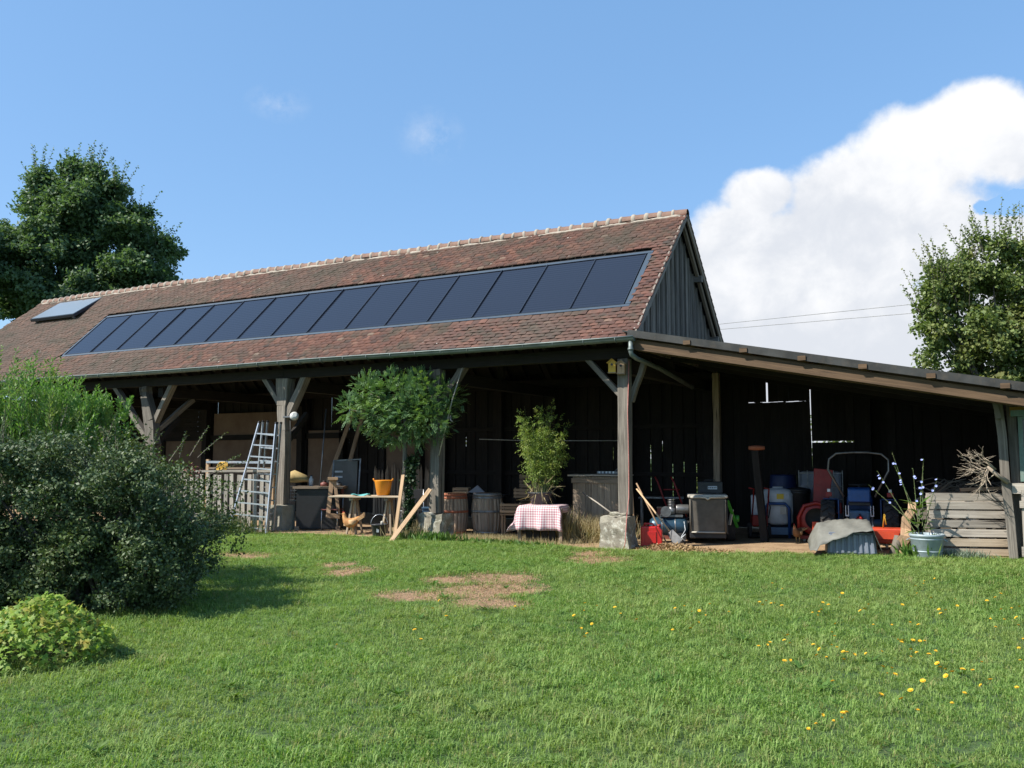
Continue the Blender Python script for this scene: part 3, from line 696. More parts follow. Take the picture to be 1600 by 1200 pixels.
for yy, h in ((-.2,.2),(1.6,.18),(3.4,.18),(5.2,.18)): lm(MB().beam((.35,yy,ltz(.35)-.205 if yy>-.3 else 3.3), (7.2,yy,ltz(7.2)-.205), .1, h, seg=4, jit=.006), 'rafter', M['brownwood' if yy < 0 else 'darkwood'])
for x, y in ((.46,4.24),(3.4,5.3),(6.9,5.3),(6.9,2.6)): lm(MB().beam((x,y,0), (x,y,ltz(x)-.3), .14, .14, seg=3, jit=.01), 'post', M['darkwood' if y>5 else 'chestwood'])
# rear planks with missing pieces
gaps_hi = [(.60,.72),(1.28,1.42)]
x = .17
while x < 7.1:
    w = random.uniform(.14,.2)
    if .66 < x < 2.10: zt0 = 2.86
    else: zt0 = None
    zt = ltz(x)-.03
    g = -.012
    if 2.14 < x < 2.95:
        lm(MB().beam((x+w/2,5.50,.02), (x+w/2,5.50,1.93), w, .022, up=(0,1,0)), 'plank', M['darkwood']); lm(MB().beam((x+w/2,5.50,1.962), (x+w/2,5.50,zt-.1), w, .022, up=(0,1,0)), 'plank', M['darkwood'])
    elif zt0 is None: yq = 5.50+.025*(int(x*7)%2); lm(MB().beam((x+w/2,yq,.02), (x+w/2+random.gauss(0,.005),yq,zt-.1), w, .022, up=(0,1,0)), 'plank', M['darkwood'])
    x += w+g
for k in range(9): lm(MB().beam((.742+k*.1762,5.49,.03), (.74+k*.172,5.49,2.84+.005*(k%3)), .17, .022, up=(0,1,0)), 'door_plank', M['darkwood'])
for a_, b_ in ((.02,1.72),(1.86,1.93),(2.25,2.31),(2.62,2.9)): lm(MB().beam((2.145,5.53,a_),(2.145,5.53,b_), .07, .02, up=(0,1,0)), 'cover_strip', M['darkwood'])
x = .66; k_up = 0
for w in (.10,.10,.12,.14,.14,.055,.12,.11,.11,.12,.11,.12,.12,.12):
    if x > 2.1: break
    sk = k_up in (0,5)
    if not sk: lm(MB().beam((x+w/2,5.52,2.853+.004*(k_up%3)), (x+w/2,5.52,ltz(x)-.1), w, .02, up=(0,1,0)), 'upper_slat', M['darkwood'])
    x += w+(.004 if k_up in (2,7,9) else -.006); k_up += 1
for k in range(27): lm(MB().beam((7.15,.2+k*.2,.02), (7.15,.2+k*.2,ltz(7.15)-.1), .195, .022, up=(1,0,0)), 'side_plank', M['darkwood'])
for k in range(10):
    x = 7.2+.19*k; 
# right-hand front: leaning post, second post, head beam
lm(MB().beam((5.93,.26,.02), (5.80,.22,2.55), .12, .13, up=(0,1,0), seg=4, jit=.02), 'leaning_post', M['post'], .006)
lm(MB().beam((6.04,.42,.02), (5.98,.42,2.52), .13, .12, up=(0,1,0), seg=3, jit=.012), 'post', M['post'], .006)
lm(MB().beam((5.76,.14,2.50), (5.82,.14,2.17), .07, .09, up=(0,1,0)), 'wedge', M['post'])
lm(MB().beam((5.9,.50,2.50), (7.2,.50,2.36), .1, .12), 'head_beam', M['chestwood'])
for k in range(6): lm(MB().beam((6.1+k*.16,.44,.05), (6.1+k*.16,.44,1.12), .15, .022, up=(0,1,0)), 'front_board', M['pallet'])
for k in range(3): lm(MB().beam((6.05,.435,2.22+k*.1), (7.2,.435,2.16+k*.1), .02, .115), 'front_board', M['darkwood'])
# ================================================================== things under and around the barn
def F0(x, y): return float(rise(x, y))+.012       # floor height
def circ(c, r, ax='z', n=16, a0=0, a1=2*pi, sx=1, sy=1):
    out = []
    for i in range(n+1):
        a = a0+(a1-a0)*i/n; u, v = r*cos(a)*sx, r*sin(a)*sy
        out.append((c[0]+u, c[1]+v, c[2]) if ax == 'z' else (c[0]+u, c[1], c[2]+v) if ax == 'y' else (c[0], c[1]+u, c[2]+v))
    return out
# ---- ladder
t = thing('ladder', 'aluminium triple stepladder standing on the grass against the second post', 'ladder', (-8,-.95,0))
lo = lambda p: (p[0]+8, p[1]+.95, p[2])
def lad(bl, br, tl, tr, nr, w=.05, rr=.016):
    bl, br, tl, tr = [Vector(lo(p)) for p in (bl, br, tl, tr)]
    for a, b in ((bl, tl), (br, tr)):
        MB().beam(a, b, .026, w, up=(0,1,0)).build('stile', M['alu'], t)
        MB().beam(a-(b-a).normalized()*.03, a+(b-a).normalized()*.04, .034, w+.012, up=(0,1,0)).build('rubber_foot', M['black'], t)
        MB().beam(b-(b-a).normalized()*.02, b+(b-a).normalized()*.02, .03, w+.006, up=(0,1,0)).build('end_cap', M['black'], t)
    for k in range(nr):
        f_ = .035+(k+.15)/nr*.95; MB().beam(bl.lerp(tl, f_), br.lerp(tr, f_), .028, .028).build('rung', M['alu'], t)
lad((-8.50,-1.18,.05), (-7.50,-1.10,.0), (-8.13,-.74,2.36), (-7.60,-.78,2.33), 9)
lad((-8.40,-.60,.0), (-7.95,-.62,.0), (-8.10,-.66,2.38), (-7.66,-.69,2.34), 8, .045)
lad((-8.30,-.50,.0), (-7.86,-.53,.0), (-8.03,-.60,2.38), (-7.61,-.63,2.34), 8, .04)
MB().tube([lo((-8.45,-1.15,.42)), lo((-8.5,-1.0,.36)), lo((-8.45,-.7,.40)), lo((-8.28,-.6,.44))], .012, 6).build('strap', M['ochre'], t)

# ---- palisade of upright pallet slats behind the bush
t = thing('slat_barrier', 'low barrier of grey upright slats under a pale top rail left of the ladder', 'barrier', (-9.1,-.98,0), atan2(.63,2.35))
slat = [MB().beam((0,0,.02),(random.uniform(-.01,.01),0,random.uniform(1.20,1.26)), .085, .02, up=(0,1,0)).mesh('slat', M['pallet']) for _ in range(4)]
for k in range(20): share(slat[k%4], 'slat', t, (-1.45+k*.142+random.uniform(-.012,.012),-.04,0), (0,random.gauss(0,.02),0))
MB().beam((-1.55,0,1.30),(1.35,0,1.31), .12, .045, seg=3, jit=.003).build('top_rail', M['pallet'], t)
for z_ in (.3,.85): MB().beam((-1.5,.01,z_),(1.3,.01,z_), .04, .08).build('cross_rail', M['pallet'], t)
t = thing('trestle_bar', 'pale horizontal bar on a wooden post behind the slat barrier', 'bar', (-9.1,-.30,0), .22)
MB().beam((-.9,0,1.50),(.85,0,1.49), .05, .05).build('bar', M['alu'], t); MB().beam((-.85,0,1.36),(.85,0,1.36), .04, .04).build('lower_bar', M['chestwood'], t)
for x in (-.88,.8): MB().beam((x,.03,.01),(x,.03,1.56), .07, .07).build('leg', M['newwood'], t)
t = thing('rope_coil', 'coiled yellow rope hung over the end of the bar by the slat barrier', 'rope', (-9.42,-.62,1.42))
mb = MB()
for k in range(6): mb.tube([(.09*cos(a)+.018*k, .03*sin(a)+.01*k, .11*sin(a)-.03) for a in np.linspace(0,2*pi,13)[:-1]], .011, 5, closed=True)
mb.build('coil', M['ochre'], t)

# ---- lamp on second post
t = thing('wall_lamp', 'round white lamp bracketed on the second barn post', 'lamp', (-7.98,-.10,2.50), radians(35))
MB().beam((-.06,.03,0),(.1,-.06,0), .03, .03).build('bracket', M['steel'], t)
Mt = Matrix.Scale(.9,3)@Matrix.Rotation(radians(68),3,'X')@Matrix.Rotation(radians(12),3,'Y')
MB().lathe([(.04,-.10),(.085,-.08),(.105,-.02),(.105,.05),(.09,.09),(.05,.11)], 18, (.20,-.12,.0), Mt).build('globe', M['bulb'], t)
MB().lathe([(.108,-.015),(.114,-.01),(.114,.01),(.108,.015)], 18, (.20,-.12,.0), Mt, caps=False).build('cage_ring', M['steel'], t)
MB().lathe([(.06,-.16),(.07,-.09)], 12, (.20,-.12,.0), Mt).build('lamp_housing', M['steel'], t)
MB().tube([(.10,-.02,-.03),(.11,0,-.5),(.10,.03,-1.2),(.12,.02,-1.5)], .007, 5).build('cable', M['black'], t)

# ---- stacked stuff behind plinth B: planks pile on dark cupboard
t = thing('workbench', 'dark cluttered workbench behind the second post', 'workbench', (-7.45,.45,0), radians(30))
MB().box((.0,.1,.47), (.95,.5,.86)).build('cabinet', M['black'], t); MB().box((0,.1,.94), (1.1,.6,.05)).build('worktop', M['chestwood'], t)
for x in (-.45,.45):
    MB().box((x,-.14,.05), (.1,.08,.08)).build('foot', M['chestwood'], t)
t = thing('plywood_sheets', 'slumped yellowish paper sack and boards lying on the crate behind the second post', 'sack', (-8.20,.50,1.0), radians(32))
mb = MB(); mb.loft([((-.30,0,.12),.02,.02,(1,0,0)),((-.25,0,.13),.15,.10,(1,0,0)),((0,0,.17),.2,.15,(1,0,.2)),((.22,0,.12),.16,.08,(1,0,-.3)),((.33,0,.05),.03,.02,(1,0,-.3))], 12); mb.build('sack', plain('straw_paper', (.48,.36,.16), (.36,.26,.11), .8, 0, 6, .4), t)
t = thing('wire_basket', 'grey wire basket under the yellowish sack behind the second post', 'basket', (-8.20,.50,.64), radians(32))
for x in np.linspace(-.3,.3,9): MB().beam((x,-.16,0),(x,-.16,.30), .008, .008).build('wire', M['alu'], t)
for z_ in np.linspace(0,.3,5): MB().beam((-.31,-.17,z_),(.31,-.17,z_), .008, .008).build('cross_wire', M['alu'], t)
MB().box((0,0,-.01), (.64,.34,.02)).build('base', M['steel'], t); MB().box((0,0,.31), (.66,.36,.02)).build('rim', M['steel'], t)
for x in (-.28,.28): MB().box((x,0,-.32), (.05,.3,.61)).build('leg', M['chestwood'], t)
for i, (x, y, h, r, m_, lb) in enumerate(((-7.70,.45,.22,.05,'white','small white bottle standing on the cluttered workbench'),(-7.40,.55,.10,.09,'redbrown','low brown tin on the middle of the cluttered workbench'),(-7.15,.72,.07,.10,'steel','grey metal lid on the right end of the workbench'))):
    t = thing(('bottle','tin','pan')[i], lb, ('bottle','tin','pan')[i], (x,y,.965))
    MB().lathe([(r,0),(r,h*.7),(r*.5,h*.85),(r*.45,h)], 12).build('body', M[m_], t); MB().lathe([(r*.5,h),(r*.5,h+.02)], 10).build('cap', M['black'], t)
t = thing('sawhorse', 'orange-brown folded wooden trestle leaning on the dark workbench', 'trestle', (-6.98,.35,0), radians(35))
MB().beam((-.10,0,.3),(-.04,.1,1.12), .09, .03, up=(0,1,0)).build('leg', M['crate'], t); MB().beam((.14,0,.3),(.02,.1,1.12), .07, .03, up=(0,1,0)).build('leg', M['crate'], t)
MB().beam((-.12,.05,1.14),(.10,.05,1.14), .06, .06).build('head', M['crate'], t); MB().beam((-.12,.0,.34),(.16,.0,.32), .05, .10).build('cross_rail', M['crate'], t)
# leaning frame / panel and poles
t = thing('metal_framed_board', 'tall dark grey panel in a metal frame leaning inside the second bay', 'board', (-7.15,.85,0), radians(24))
MB().beam((0,.18,.35),(0,.30,1.52), .55, .02, up=(0,1,0)).build('panel', plain('dim_board', (.10,.10,.09)), t)
MB().beam((-.32,.10,.01),(-.28,.30,1.54), .035, .03, up=(0,1,0)).build('frame_upright', M['steel'], t); MB().beam((.32,.10,.01),(.34,.30,1.58), .03, .03, up=(0,1,0)).build('frame_upright', M['steel'], t)
MB().beam((-.28,.3,1.53),(.34,.3,1.56), .02, .03).build('frame_rail', M['steel'], t)
for z_ in (1.28,1.16): MB().box((-.15,.25,z_), (.18,.01,.04)).build('paper_strip', M['white'], t)
t = thing('long_pole', 'thin tall metal pole leaning in the second bay beside the grey panel', 'pole', (-7.55,.48,0)); MB().tube([(0,0,0),(.05,.2,2.7)], .014, 6).build('pole', M['steel'], t)
for lb, x, y, dx in (('old plank leaning on the rear wall left of the second bay post',-11.2,4.6,.9),('thin plank leaning on the rear wall right of another plank',-10.6,4.7,.6)):
    t = tag(MB().beam((0,0,0),(dx,.5,3.0), .13, .03, up=(0,1,0)).build('leaning_plank', M['chestwood'], loc=(x,y,.01)), lb, 'plank')
# chair
def chair(x, y, rz, label, mt):
    t = thing('chair', label, 'chair', (x,y,.012), rz)
    MB().box((0,0,.45), (.40,.38,.02)).build('seat', M[mt], t, .004); mb = MB(); mb.box((0,.19,.80), (.38,.015,.20)); mb.build('backrest', M[mt], t, .004)
    for sx in (-.18,.18):
        MB().tube([(sx,-.17,0),(sx,-.16,.44)], .011, 6).build('leg', M['alu'], t); MB().tube([(sx,.22,0),(sx,.18,.44),(sx,.20,.90)], .011, 6).build('leg', M['alu'], t)
    return t
chair(-7.12,.50,radians(20),'old school chair with brown red seat between panel and trestle table','redbrown')
chair(-5.35,1.25,radians(200),'dark tubular chair behind the trestle table','black')
# ---- trestle table
t = thing('trestle_table', 'rough wooden board on two trestles by the first bay floor', 'table', (-5.80,.15,.012), atan2(.55,1.5))
MB().beam((-.80,0,.775),(.85,0,.775), .62, .028, seg=6, jit=.004).build('tabletop', M['tabletop'], t, .004)
def trestle(x, name='leg'):
    for sy in (-1,1):
        MB().beam((x-.10,sy*.20,0),(x-.03,sy*.05,.70), .06, .035, up=(1,0,0)).build('leg', M['tabletop'], t); MB().beam((x+.10,sy*.20,0),(x+.03,sy*.05,.70), .06, .035, up=(1,0,0)).build('leg', M['tabletop'], t)
    MB().beam((x,-.26,.725),(x,.26,.725), .08, .06).build('trestle_head', M['tabletop'], t); MB().beam((x-.075,-.14,.22),(x-.075,.14,.22), .02, .05).build('stretcher', M['tabletop'], t)
trestle(-.33); trestle(.42)
t = thing('tub', 'orange rubber tub with two handles on the trestle table', 'tub', (-5.57,.30,.81), .4)
MB().lathe([(.0,0),(.12,0),(.135,.01),(.185,.29),(.195,.31),(.19,.315),(.178,.30),(.128,.02),(0,.02)], 24, caps=False).build('bucket', M['orange'], t)
for s_ in (-1,1): MB().tube([(s_*.19,-.05,.30),(s_*.21,-.03,.345),(s_*.21,.03,.345),(s_*.19,.05,.30)], .012, 6).build('handle', M['orange'], t)
mb = MB(); base = 0
for i in range(7):
    for j in range(4):
        mb.v.append((-.20+i*.065, -.09+j*.06, .012+.018*sin(i*1.3+j)+.012*cos(j*2+i)))
for i in range(6):
    for j in range(3): mb.face((i*4+j, i*4+4+j, i*4+5+j, i*4+j+1), [(0,0)]*4, True)
o = mb.build('folded_cloth', M['teal'], loc=(-5.93,.02,.815)); tag(o, 'crumpled turquoise cloth on the table beside the orange tub', 'cloth'); o.rotation_euler = (0,0,.5)
s_ = o.modifiers.new('thick', 'SOLIDIFY'); s_.thickness = .015
t = thing('mug', 'small white mug on the right end of the trestle table', 'mug', (-5.18,.40,.815)); MB().lathe([(.0,0),(.04,0),(.042,.10),(.038,.10),(.036,.01),(0,.01)], 14, caps=False).build('cup', M['white'], t); MB().tube(circ((.05,0,.05), .028, 'y', 8), .007, 5).build('handle', M['white'], t)
# ---- hens
M['henbrown'] = plain('brown_feathers', (.24,.12,.05), (.16,.08,.035), .85, 0, 18, .5)
def hen(name, x, y, rz, label, mt='hen', s=1.0):
    t = thing(name, label, 'hen', (x,y,F0(x,y)), rz)
    # faces -x
    R_ = [((.17*s,0,.33*s),.01*s,.015*s,(-1,0,-.4)),((.12*s,0,.29*s),.05*s,.045*s,(-1,0,-.5)),((.06*s,0,.235*s),.082*s,.075*s,(-1,0,-.25)),((0,0,.21*s),.098*s,.09*s,(-1,0,0)),((-.06*s,0,.215*s),.092*s,.088*s,(-1,0,.3)),
          ((-.11*s,0,.26*s),.062*s,.062*s,(-.7,0,.8)),((-.128*s,0,.315*s),.04*s,.042*s,(-.2,0,1)),((-.138*s,0,.36*s),.03*s,.034*s,(-.3,0,1)),((-.150*s,0,.385*s),.026*s,.028*s,(-.9,0,.4)),((-.172*s,0,.382*s),.012*s,.014*s,(-1,0,0))]
    MB().loft(R_, 14).build('body', M[mt], t)
    mb = MB()
    for k in range(7):
        a = (k-3)*.16; mb.beam((.11*s,a*.12*s,.27*s), (.235*s,a*.35*s,(.40-.02*abs(k-3))*s), .05*s, .008*s, up=(0,1,.1), w1=.03*s)
    mb.build('tail', M['henpale'], t)
    mb = MB(); mb.loft([((.09*s,-.082*s,.24*s),.006*s,.02*s,(-1,0,0)),((.03*s,-.095*s,.225*s),.012*s,.055*s,(-1,0,0)),((-.05*s,-.088*s,.23*s),.008*s,.035*s,(-1,0,0))], 8)
    mb.loft([((.09*s,.082*s,.24*s),.006*s,.02*s,(-1,0,0)),((.03*s,.095*s,.225*s),.012*s,.055*s,(-1,0,0)),((-.05*s,.088*s,.23*s),.008*s,.035*s,(-1,0,0))], 8); mb.build('wings', M['henpale'], t)
    mb = MB(); mb.prism([(-.175*s,-.003,.40*s),(-.17*s,-.003,.43*s),(-.16*s,-.003,.412*s),(-.15*s,-.003,.435*s),(-.138*s,-.003,.415*s),(-.125*s,-.003,.42*s),(-.13*s,-.003,.40*s)], (0,2), (0,.006,0))
    mb.prism([(-.172*s,-.004,.375*s),(-.160*s,-.004,.375*s),(-.160*s,-.004,.335*s),(-.170*s,-.004,.34*s)], (0,2), (0,.008,0)); mb.build('comb', M['comb'], t)
    MB().lathe([(.008*s,0),(.001*s,.022*s)], 6, (-.180*s,0,.38*s), Matrix.Rotation(radians(-100),3,'Y')).build('beak', M['henleg'], t)
    for sy in (-1,1): MB().lathe([(.001,-.004*s),(.004*s,0),(.001,.004*s)], 6, (-.162*s,sy*.022*s,.392*s)).build('eye', M['black'], t)
    for sy, dx in ((-1,.0),(1,.03)):
        mb = MB().tube([(dx*s,sy*.045*s,.15*s),((dx-.01)*s,sy*.045*s,.08*s),((dx-.005)*s,sy*.045*s,.008)], [.022*s,.008*s,.007*s], 6)
        for a in (-.5,0,.5,pi): mb.beam(((dx-.005)*s,sy*.045*s,.006), ((dx-.005-cos(a)*.05)*s,(sy*.045+sin(a)*.04)*s,.004), .009*s, .006*s)
        mb.build('leg', M['henleg'], t)
    return t
hen('hen', -5.98,-.22, radians(36), 'ginger hen standing under the trestle table on the earth floor', 'hen', 1.12)
hen('hen', 2.52,2.1, radians(75), 'brown hen in the shade left of the tarpaulin covered crate', 'henbrown', .8)
# ---- black bucket
t = thing('bucket', 'black mortar bucket with raised wire handle in front of the trestle table', 'bucket', (-5.22,-.28,.01), .6)
MB().lathe([(0,0),(.12,0),(.13,.01),(.165,.23),(.175,.235),(.175,.25),(.16,.25),(.12,.02),(0,.02)], 22, caps=False).build('tub', M['pot'], t)
MB().tube([(.17*cos(a), .03, .24+.20*sin(a)) for a in np.linspace(0,pi,15)], .006, 5).build('handle', M['alu'], t)
MB().box((-.02,-.145,.13), (.05,.012,.07)).build('sticker', M['white'], t); MB().lathe([(.001,.0),(.03,.0),(.03,.12),(.001,.12)], 8, (.06,0,.2), Matrix.Rotation(.6,3,'X')).build('trowel_grip', M['rope'], t)
# ---- stakes at the little tree
for lb, a, b, w in (('short weathered softwood stake standing against the small tree trunk',(-4.50,-.74,-.02),(-4.53,-.42,1.26),.075),('long pale board leaning to the right from the tree stakes to the third post',(-4.50,-.86,-.02),(-4.02,-.22,.98),.085)):
    tag(MB().beam((0,0,0), Vector(b)-Vector(a), w, .028, up=(0,1,0)).build('stake', M['newwood'], loc=a), lb, 'stake')
# ---- bins behind
for lb, x, y, h, m_ in (('blue grey box standing beneath the right end of the trestle table',-5.42,.95,.42,'white'),('pale blue bin behind the stakes and third post',-4.95,1.15,.5,'bluegrey'),('low dark bin beside the pale blue bin behind the third post',-4.62,1.35,.38,'steel')):
    t = thing('storage_bin', lb, 'bin', (x,y,.012), .5)
    mb = MB(); mb.beam((0,0,.01),(0,0,h), .26, .24, w1=.32, h1=.28, up=(0,1,0)); mb.build('body', M[m_], t, .01); MB().box((0,0,h+.012), (.35,.31,.024)).build('rim', M[m_], t)
t = thing('picket_palisade', 'dark row of pointed split pickets against the rear wall of the barn', 'palisade', (-8.45,4.9,0))
pk = MB().prism([(-.035,0,0),(.035,0,0),(.035,0,1.25),(0,0,1.42),(-.03,0,1.25)], (2,0), (0,.02,0)).mesh('picket', M['chestwood'])
for k in range(20): share(pk, 'picket', t, (-.95+k*.1,0,0), (0,random.gauss(0,.03),0), (1,1,random.uniform(.9,1.05)))
for z_ in (.4,1.0): MB().tube([(-1,.03,z_),(1,.03,z_)], .006, 5).build('wire', M['steel'], t)
# ---- ropes and wires inside
tag(MB().tube([(-3.33,-.05,3.55),(-3.60,-.1,2.72),(-3.89,-.12,1.64)], .012, 6).build('guy_rope', M['rope']), 'thin pale rope running down diagonally beside the third post', 'rope')
tag(MB().tube([(-3.69,-.13,2.32),(-3.60,-.14,2.42),(-3.61,-.14,2.34),(-3.57,-.12,2.30)], .014, 6).build('rope_knot', M['rope']), 'knotted pale loop tied halfway up the diagonal rope', 'rope')
tag(MB().tube([(-4.6,2.6,2.02),(-3.5,2.7,1.98),(-2.5,2.8,1.97),(-1.2,3.0,1.96)], .009, 6).build('line', M['rope']), 'horizontal line stretched inside the dark third bay', 'line')
tag(MB().tube([(.135,-.12,3.3),(.10,-.12,2.4),(.115,-.13,1.5),(.12,-.16,.9),(.16,-.36,.62),(.13,-.38,.15),(.11,-.40,.02)], .008, 6).build('cord', M['redrope']), 'thin red and white cord hanging down the near corner post', 'cord')
# ---- birdhouses
for lb, x, m_, dz in (('small yellow birdhouse on the near corner post left of a wooden one',-.16,'ochre',.03),('plain wooden birdhouse with pitched roof on the near corner post',.01,'crate',0)):
    t = thing('birdhouse', lb, 'birdhouse', (x,-.17,3.08+dz), radians(12))
    MB().box((0,0,.09), (.13,.12,.18)).build('box', M[m_], t)
    mb = MB(); mb.prism([(-.065,-.06,.18),(.065,-.06,.18),(0,-.06,.235)], (0,2), (0,.12,0)); mb.build('gable', M[m_], t)
    for s_ in (-1,1): MB().beam((s_*.09,0,.165),(-s_*.004,0,.243), .16, .012, up=(0,0,1)).build('roof', M['chestwood' if m_ != 'ochre' else 'ochre'], t)
    MB().lathe([(.022,0),(.022,.006)], 12, (0,-.0605,.14), Matrix.Rotation(radians(90),3,'X')).build('entrance', M['black'], t); MB().tube([(0,-.06,.09),(0,-.10,.09)], .005, 5).build('perch', M['crate'], t)
    MB().box((0,-.0,-.006), (.15,.14,.012)).build('floor', M['chestwood'], t)
# ---- barrels
def barrel(x, y, h, r, label, hoopm, rz=0):
    t = thing('barrel', label, 'barrel', (x,y,.012), rz, 'wooden barrels beside the third post')
    R = lambda z: r*(.76+.24*sin(pi*(.12+.76*z/h)))
    st = MB(); n = 22; 
    for q in range(1):
        mb = MB(); a0, a1 = -pi/n*.985, pi/n*.985; zs = np.linspace(0,h,8)
        for z_ in zs:
            rr_ = R(z_)
            for a, rd in ((a0,rr_-.022),(a0,rr_-.004),(0,rr_),(a1,rr_-.004),(a1,rr_-.022)): mb.v.append((rd*cos(a), rd*sin(a), z_))
        for i in range(7):
            for j in range(4): mb.face((i*5+j, i*5+j+1, i*5+j+6, i*5+j+5), [(zs[i],j*.03),(zs[i],j*.03+.03),(zs[i+1],j*.03+.03),(zs[i+1],j*.03)], True)
        mb.face((0,1,2,3,4)[::-1], [(0,0)]*5); mb.face((35,36,37,38,39), [(0,0)]*5)
        me = mb.mesh('stave', M['stave'])
    for k in range(n): share(me, 'stave', t, (0,0,0), (0,0,2*pi*k/n))
    MB().lathe([(0,h-.04),(R(h)-.024,h-.04)], 20, caps=False).build('lid', M['stave'], t); 
    for z0, w in ((.0,.045),(.10,.0),(.52,.05),(.86,.05),(.93,.06)):
        if w == 0: continue
        z0 = z0*h; mb = MB(); mb.lathe([(R(z0)+.001,z0),(R(z0)+.005,z0),(R(z0+w)+.005,z0+w),(R(z0+w)+.001,z0+w)], 28, caps=False); mb.build('hoop', M[hoopm], t)
    return t
barrel(-4.32,1.12,.84,.30,'wooden barrel with broad orange painted hoops next to the third post','rusthoop')
barrel(-3.72,1.48,.84,.345,'larger wooden barrel with pale metal hoops right of the orange hooped one','palehoop',.1)
tag(MB().prism([(-.22,0,0),(.22,0,0),(.02,0,.16)], (0,2), (0,.02,0)).build('roof_panel', M['tote'], loc=(-4.15,1.75,.84)), 'grey triangular metal piece propped between and behind the two barrels', 'panel')
t = thing('crate_on_shelf', 'small slatted crate behind the orange hooped barrel', 'crate', (-4.75,2.1,.80), .3)
for z_ in (0,.07): 
    for y_ in (-.12,.12): MB().box((0,y_,z_+.03), (.36,.01,.055)).build('slat', M['crate'], t)
for x_ in (-.17,.17): MB().box((x_,0,.06), (.02,.22,.12)).build('end_panel', M['crate'], t)
t = thing('low_bench', 'dark low bench carrying things in the third bay', 'bench', (-4.5,2.2,.012), .3)
MB().box((0,0,.75), (1.5,.4,.035)).build('seat', M['darkwood'], t)
for x_ in (-.6,.6): MB().box((x_,0,.365), (.06,.3,.73)).build('leg', M['darkwood'], t)
# ---- slatted crates
def crate(x, y, z, rz, label, w=.44, d=.32, h=.20, tilt=0, n=3):
    t = thing('crate', label, 'crate', (x,y,z), rz, 'slatted wooden crates in the third bay'); t.rotation_euler = (tilt,0,rz)
    for k in range(n):
        zz = (k+.5)*h/n
        for y_ in (-d/2,d/2): MB().box((0,y_,zz), (w,.008,h/n-.02)).build('slat', M['crate'], t)
        for x_ in (-w/2+.02,w/2-.02): MB().box((x_,0,zz), (.008,d-.02,h/n-.02)).build('slat', M['crate'], t)
    for x_ in (-w/2+.025,w/2-.025):
        for y_ in (-d/2+.02,d/2-.02): MB().box((x_,y_,h/2+.01), (.03,.028,h)).build('corner_post', M['crate'], t)
    for k in range(4): MB().box((0,-d/2+.05+k*(d-.1)/3,.002), (w-.06,.05,.008)).build('base_slat', M['crate'], t)
    return t
t = thing('stool', 'small wooden stool under a slatted crate between barrel and gingham table', 'stool', (-3.06,1.35,.012), .3)
MB().box((0,0,.42), (.42,.32,.025)).build('seat', M['crate'], t)
for sx in (-1,1):
    for sy in (-1,1): MB().box((sx*.17,sy*.12,.20), (.035,.035,.41)).build('leg', M['crate'], t)
crate(-3.06,1.35,.45,.35,'slatted crate tilted on the small stool beside the pale hooped barrel', tilt=-.08)
crate(-3.12,2.0,.74,.45,'slatted crate raised behind the one on the stool', .42,.30,.20)
t = thing('shelf_stand', 'dark stand holding a crate behind the small stool', 'stand', (-3.12,2.0,.012), .45); MB().box((0,0,.71), (.5,.34,.03)).build('top', M['darkwood'], t)
for sx in (-.2,.2): MB().box((sx,0,.35), (.05,.3,.69)).build('leg', M['darkwood'], t)
for k in range(4): crate(-3.45,2.95,.012+k*.305,.4+.05*(k%2),['bottom crate of the tall stack deep in the third bay','second crate up in the tall stack deep in the third bay','third crate up in the tall stack deep in the third bay','topmost crate of the tall stack left of the bamboo'][k], .5,.34,.29)
# ---- gingham table
def gingham():
    m, tt, b = newmat('gingham_cloth', .85); uv = tt.nodes.new('ShaderNodeUVMap').outputs[0]; s_ = tt.nodes.new('ShaderNodeSeparateXYZ'); tt.links.new(uv, s_.inputs[0]); f = []
    for i in (0,1):
        a = tt.nodes.new('ShaderNodeMath'); a.operation = 'FRACT'; q = tt.nodes.new('ShaderNodeMath'); q.operation = 'MULTIPLY'; q.inputs[1].default_value = 1/.046; tt.links.new(s_.outputs[i], q.inputs[0]); tt.links.new(q.outputs[0], a.inputs[0])
        g = tt.nodes.new('ShaderNodeMath'); g.operation = 'GREATER_THAN'; g.inputs[1].default_value = .5; tt.links.new(a.outputs[0], g.inputs[0]); f.append(g.outputs[0])
    ad = tt.nodes.new('ShaderNodeMath'); ad.operation = 'ADD'; tt.links.new(f[0], ad.inputs[0]); tt.links.new(f[1], ad.inputs[1])
    mm = tt.nodes.new('ShaderNodeMath'); mm.operation = 'MULTIPLY'; mm.inputs[1].default_value = .5; tt.links.new(ad.outputs[0], mm.inputs[0])
    tt.links.new(ramp(tt, mm.outputs[0], [(.0,(.70,.64,.62)),(.5,(.58,.38,.40)),(1,(.45,.18,.21))]), b.inputs['Base Color'])
    return m
M['gingham'] = gingham()
GT = thing('garden_table', 'dark slatted garden table beneath a red gingham cloth', 'table', (-1.80,.35,.012), radians(10))
for k in range(5): MB().box((0,-.30+k*.15,.66), (.74,.13,.025)).build('tabletop_board', M['chestwood'], GT)
for sx in (-.40,.40):
    for sy in (-.26,.26): MB().box((sx,sy,.325), (.06,.06,.64)).build('leg', M['chestwood'], GT)
for k in range(4): MB().box((-.22+.15*k,-.24,.25), (.12,.02,.42)).build('front_slat', M['darkwood'], GT)
mb = MB(); nx, ny = 26, 20; Wt, Dt = .38, .36; drop = .40
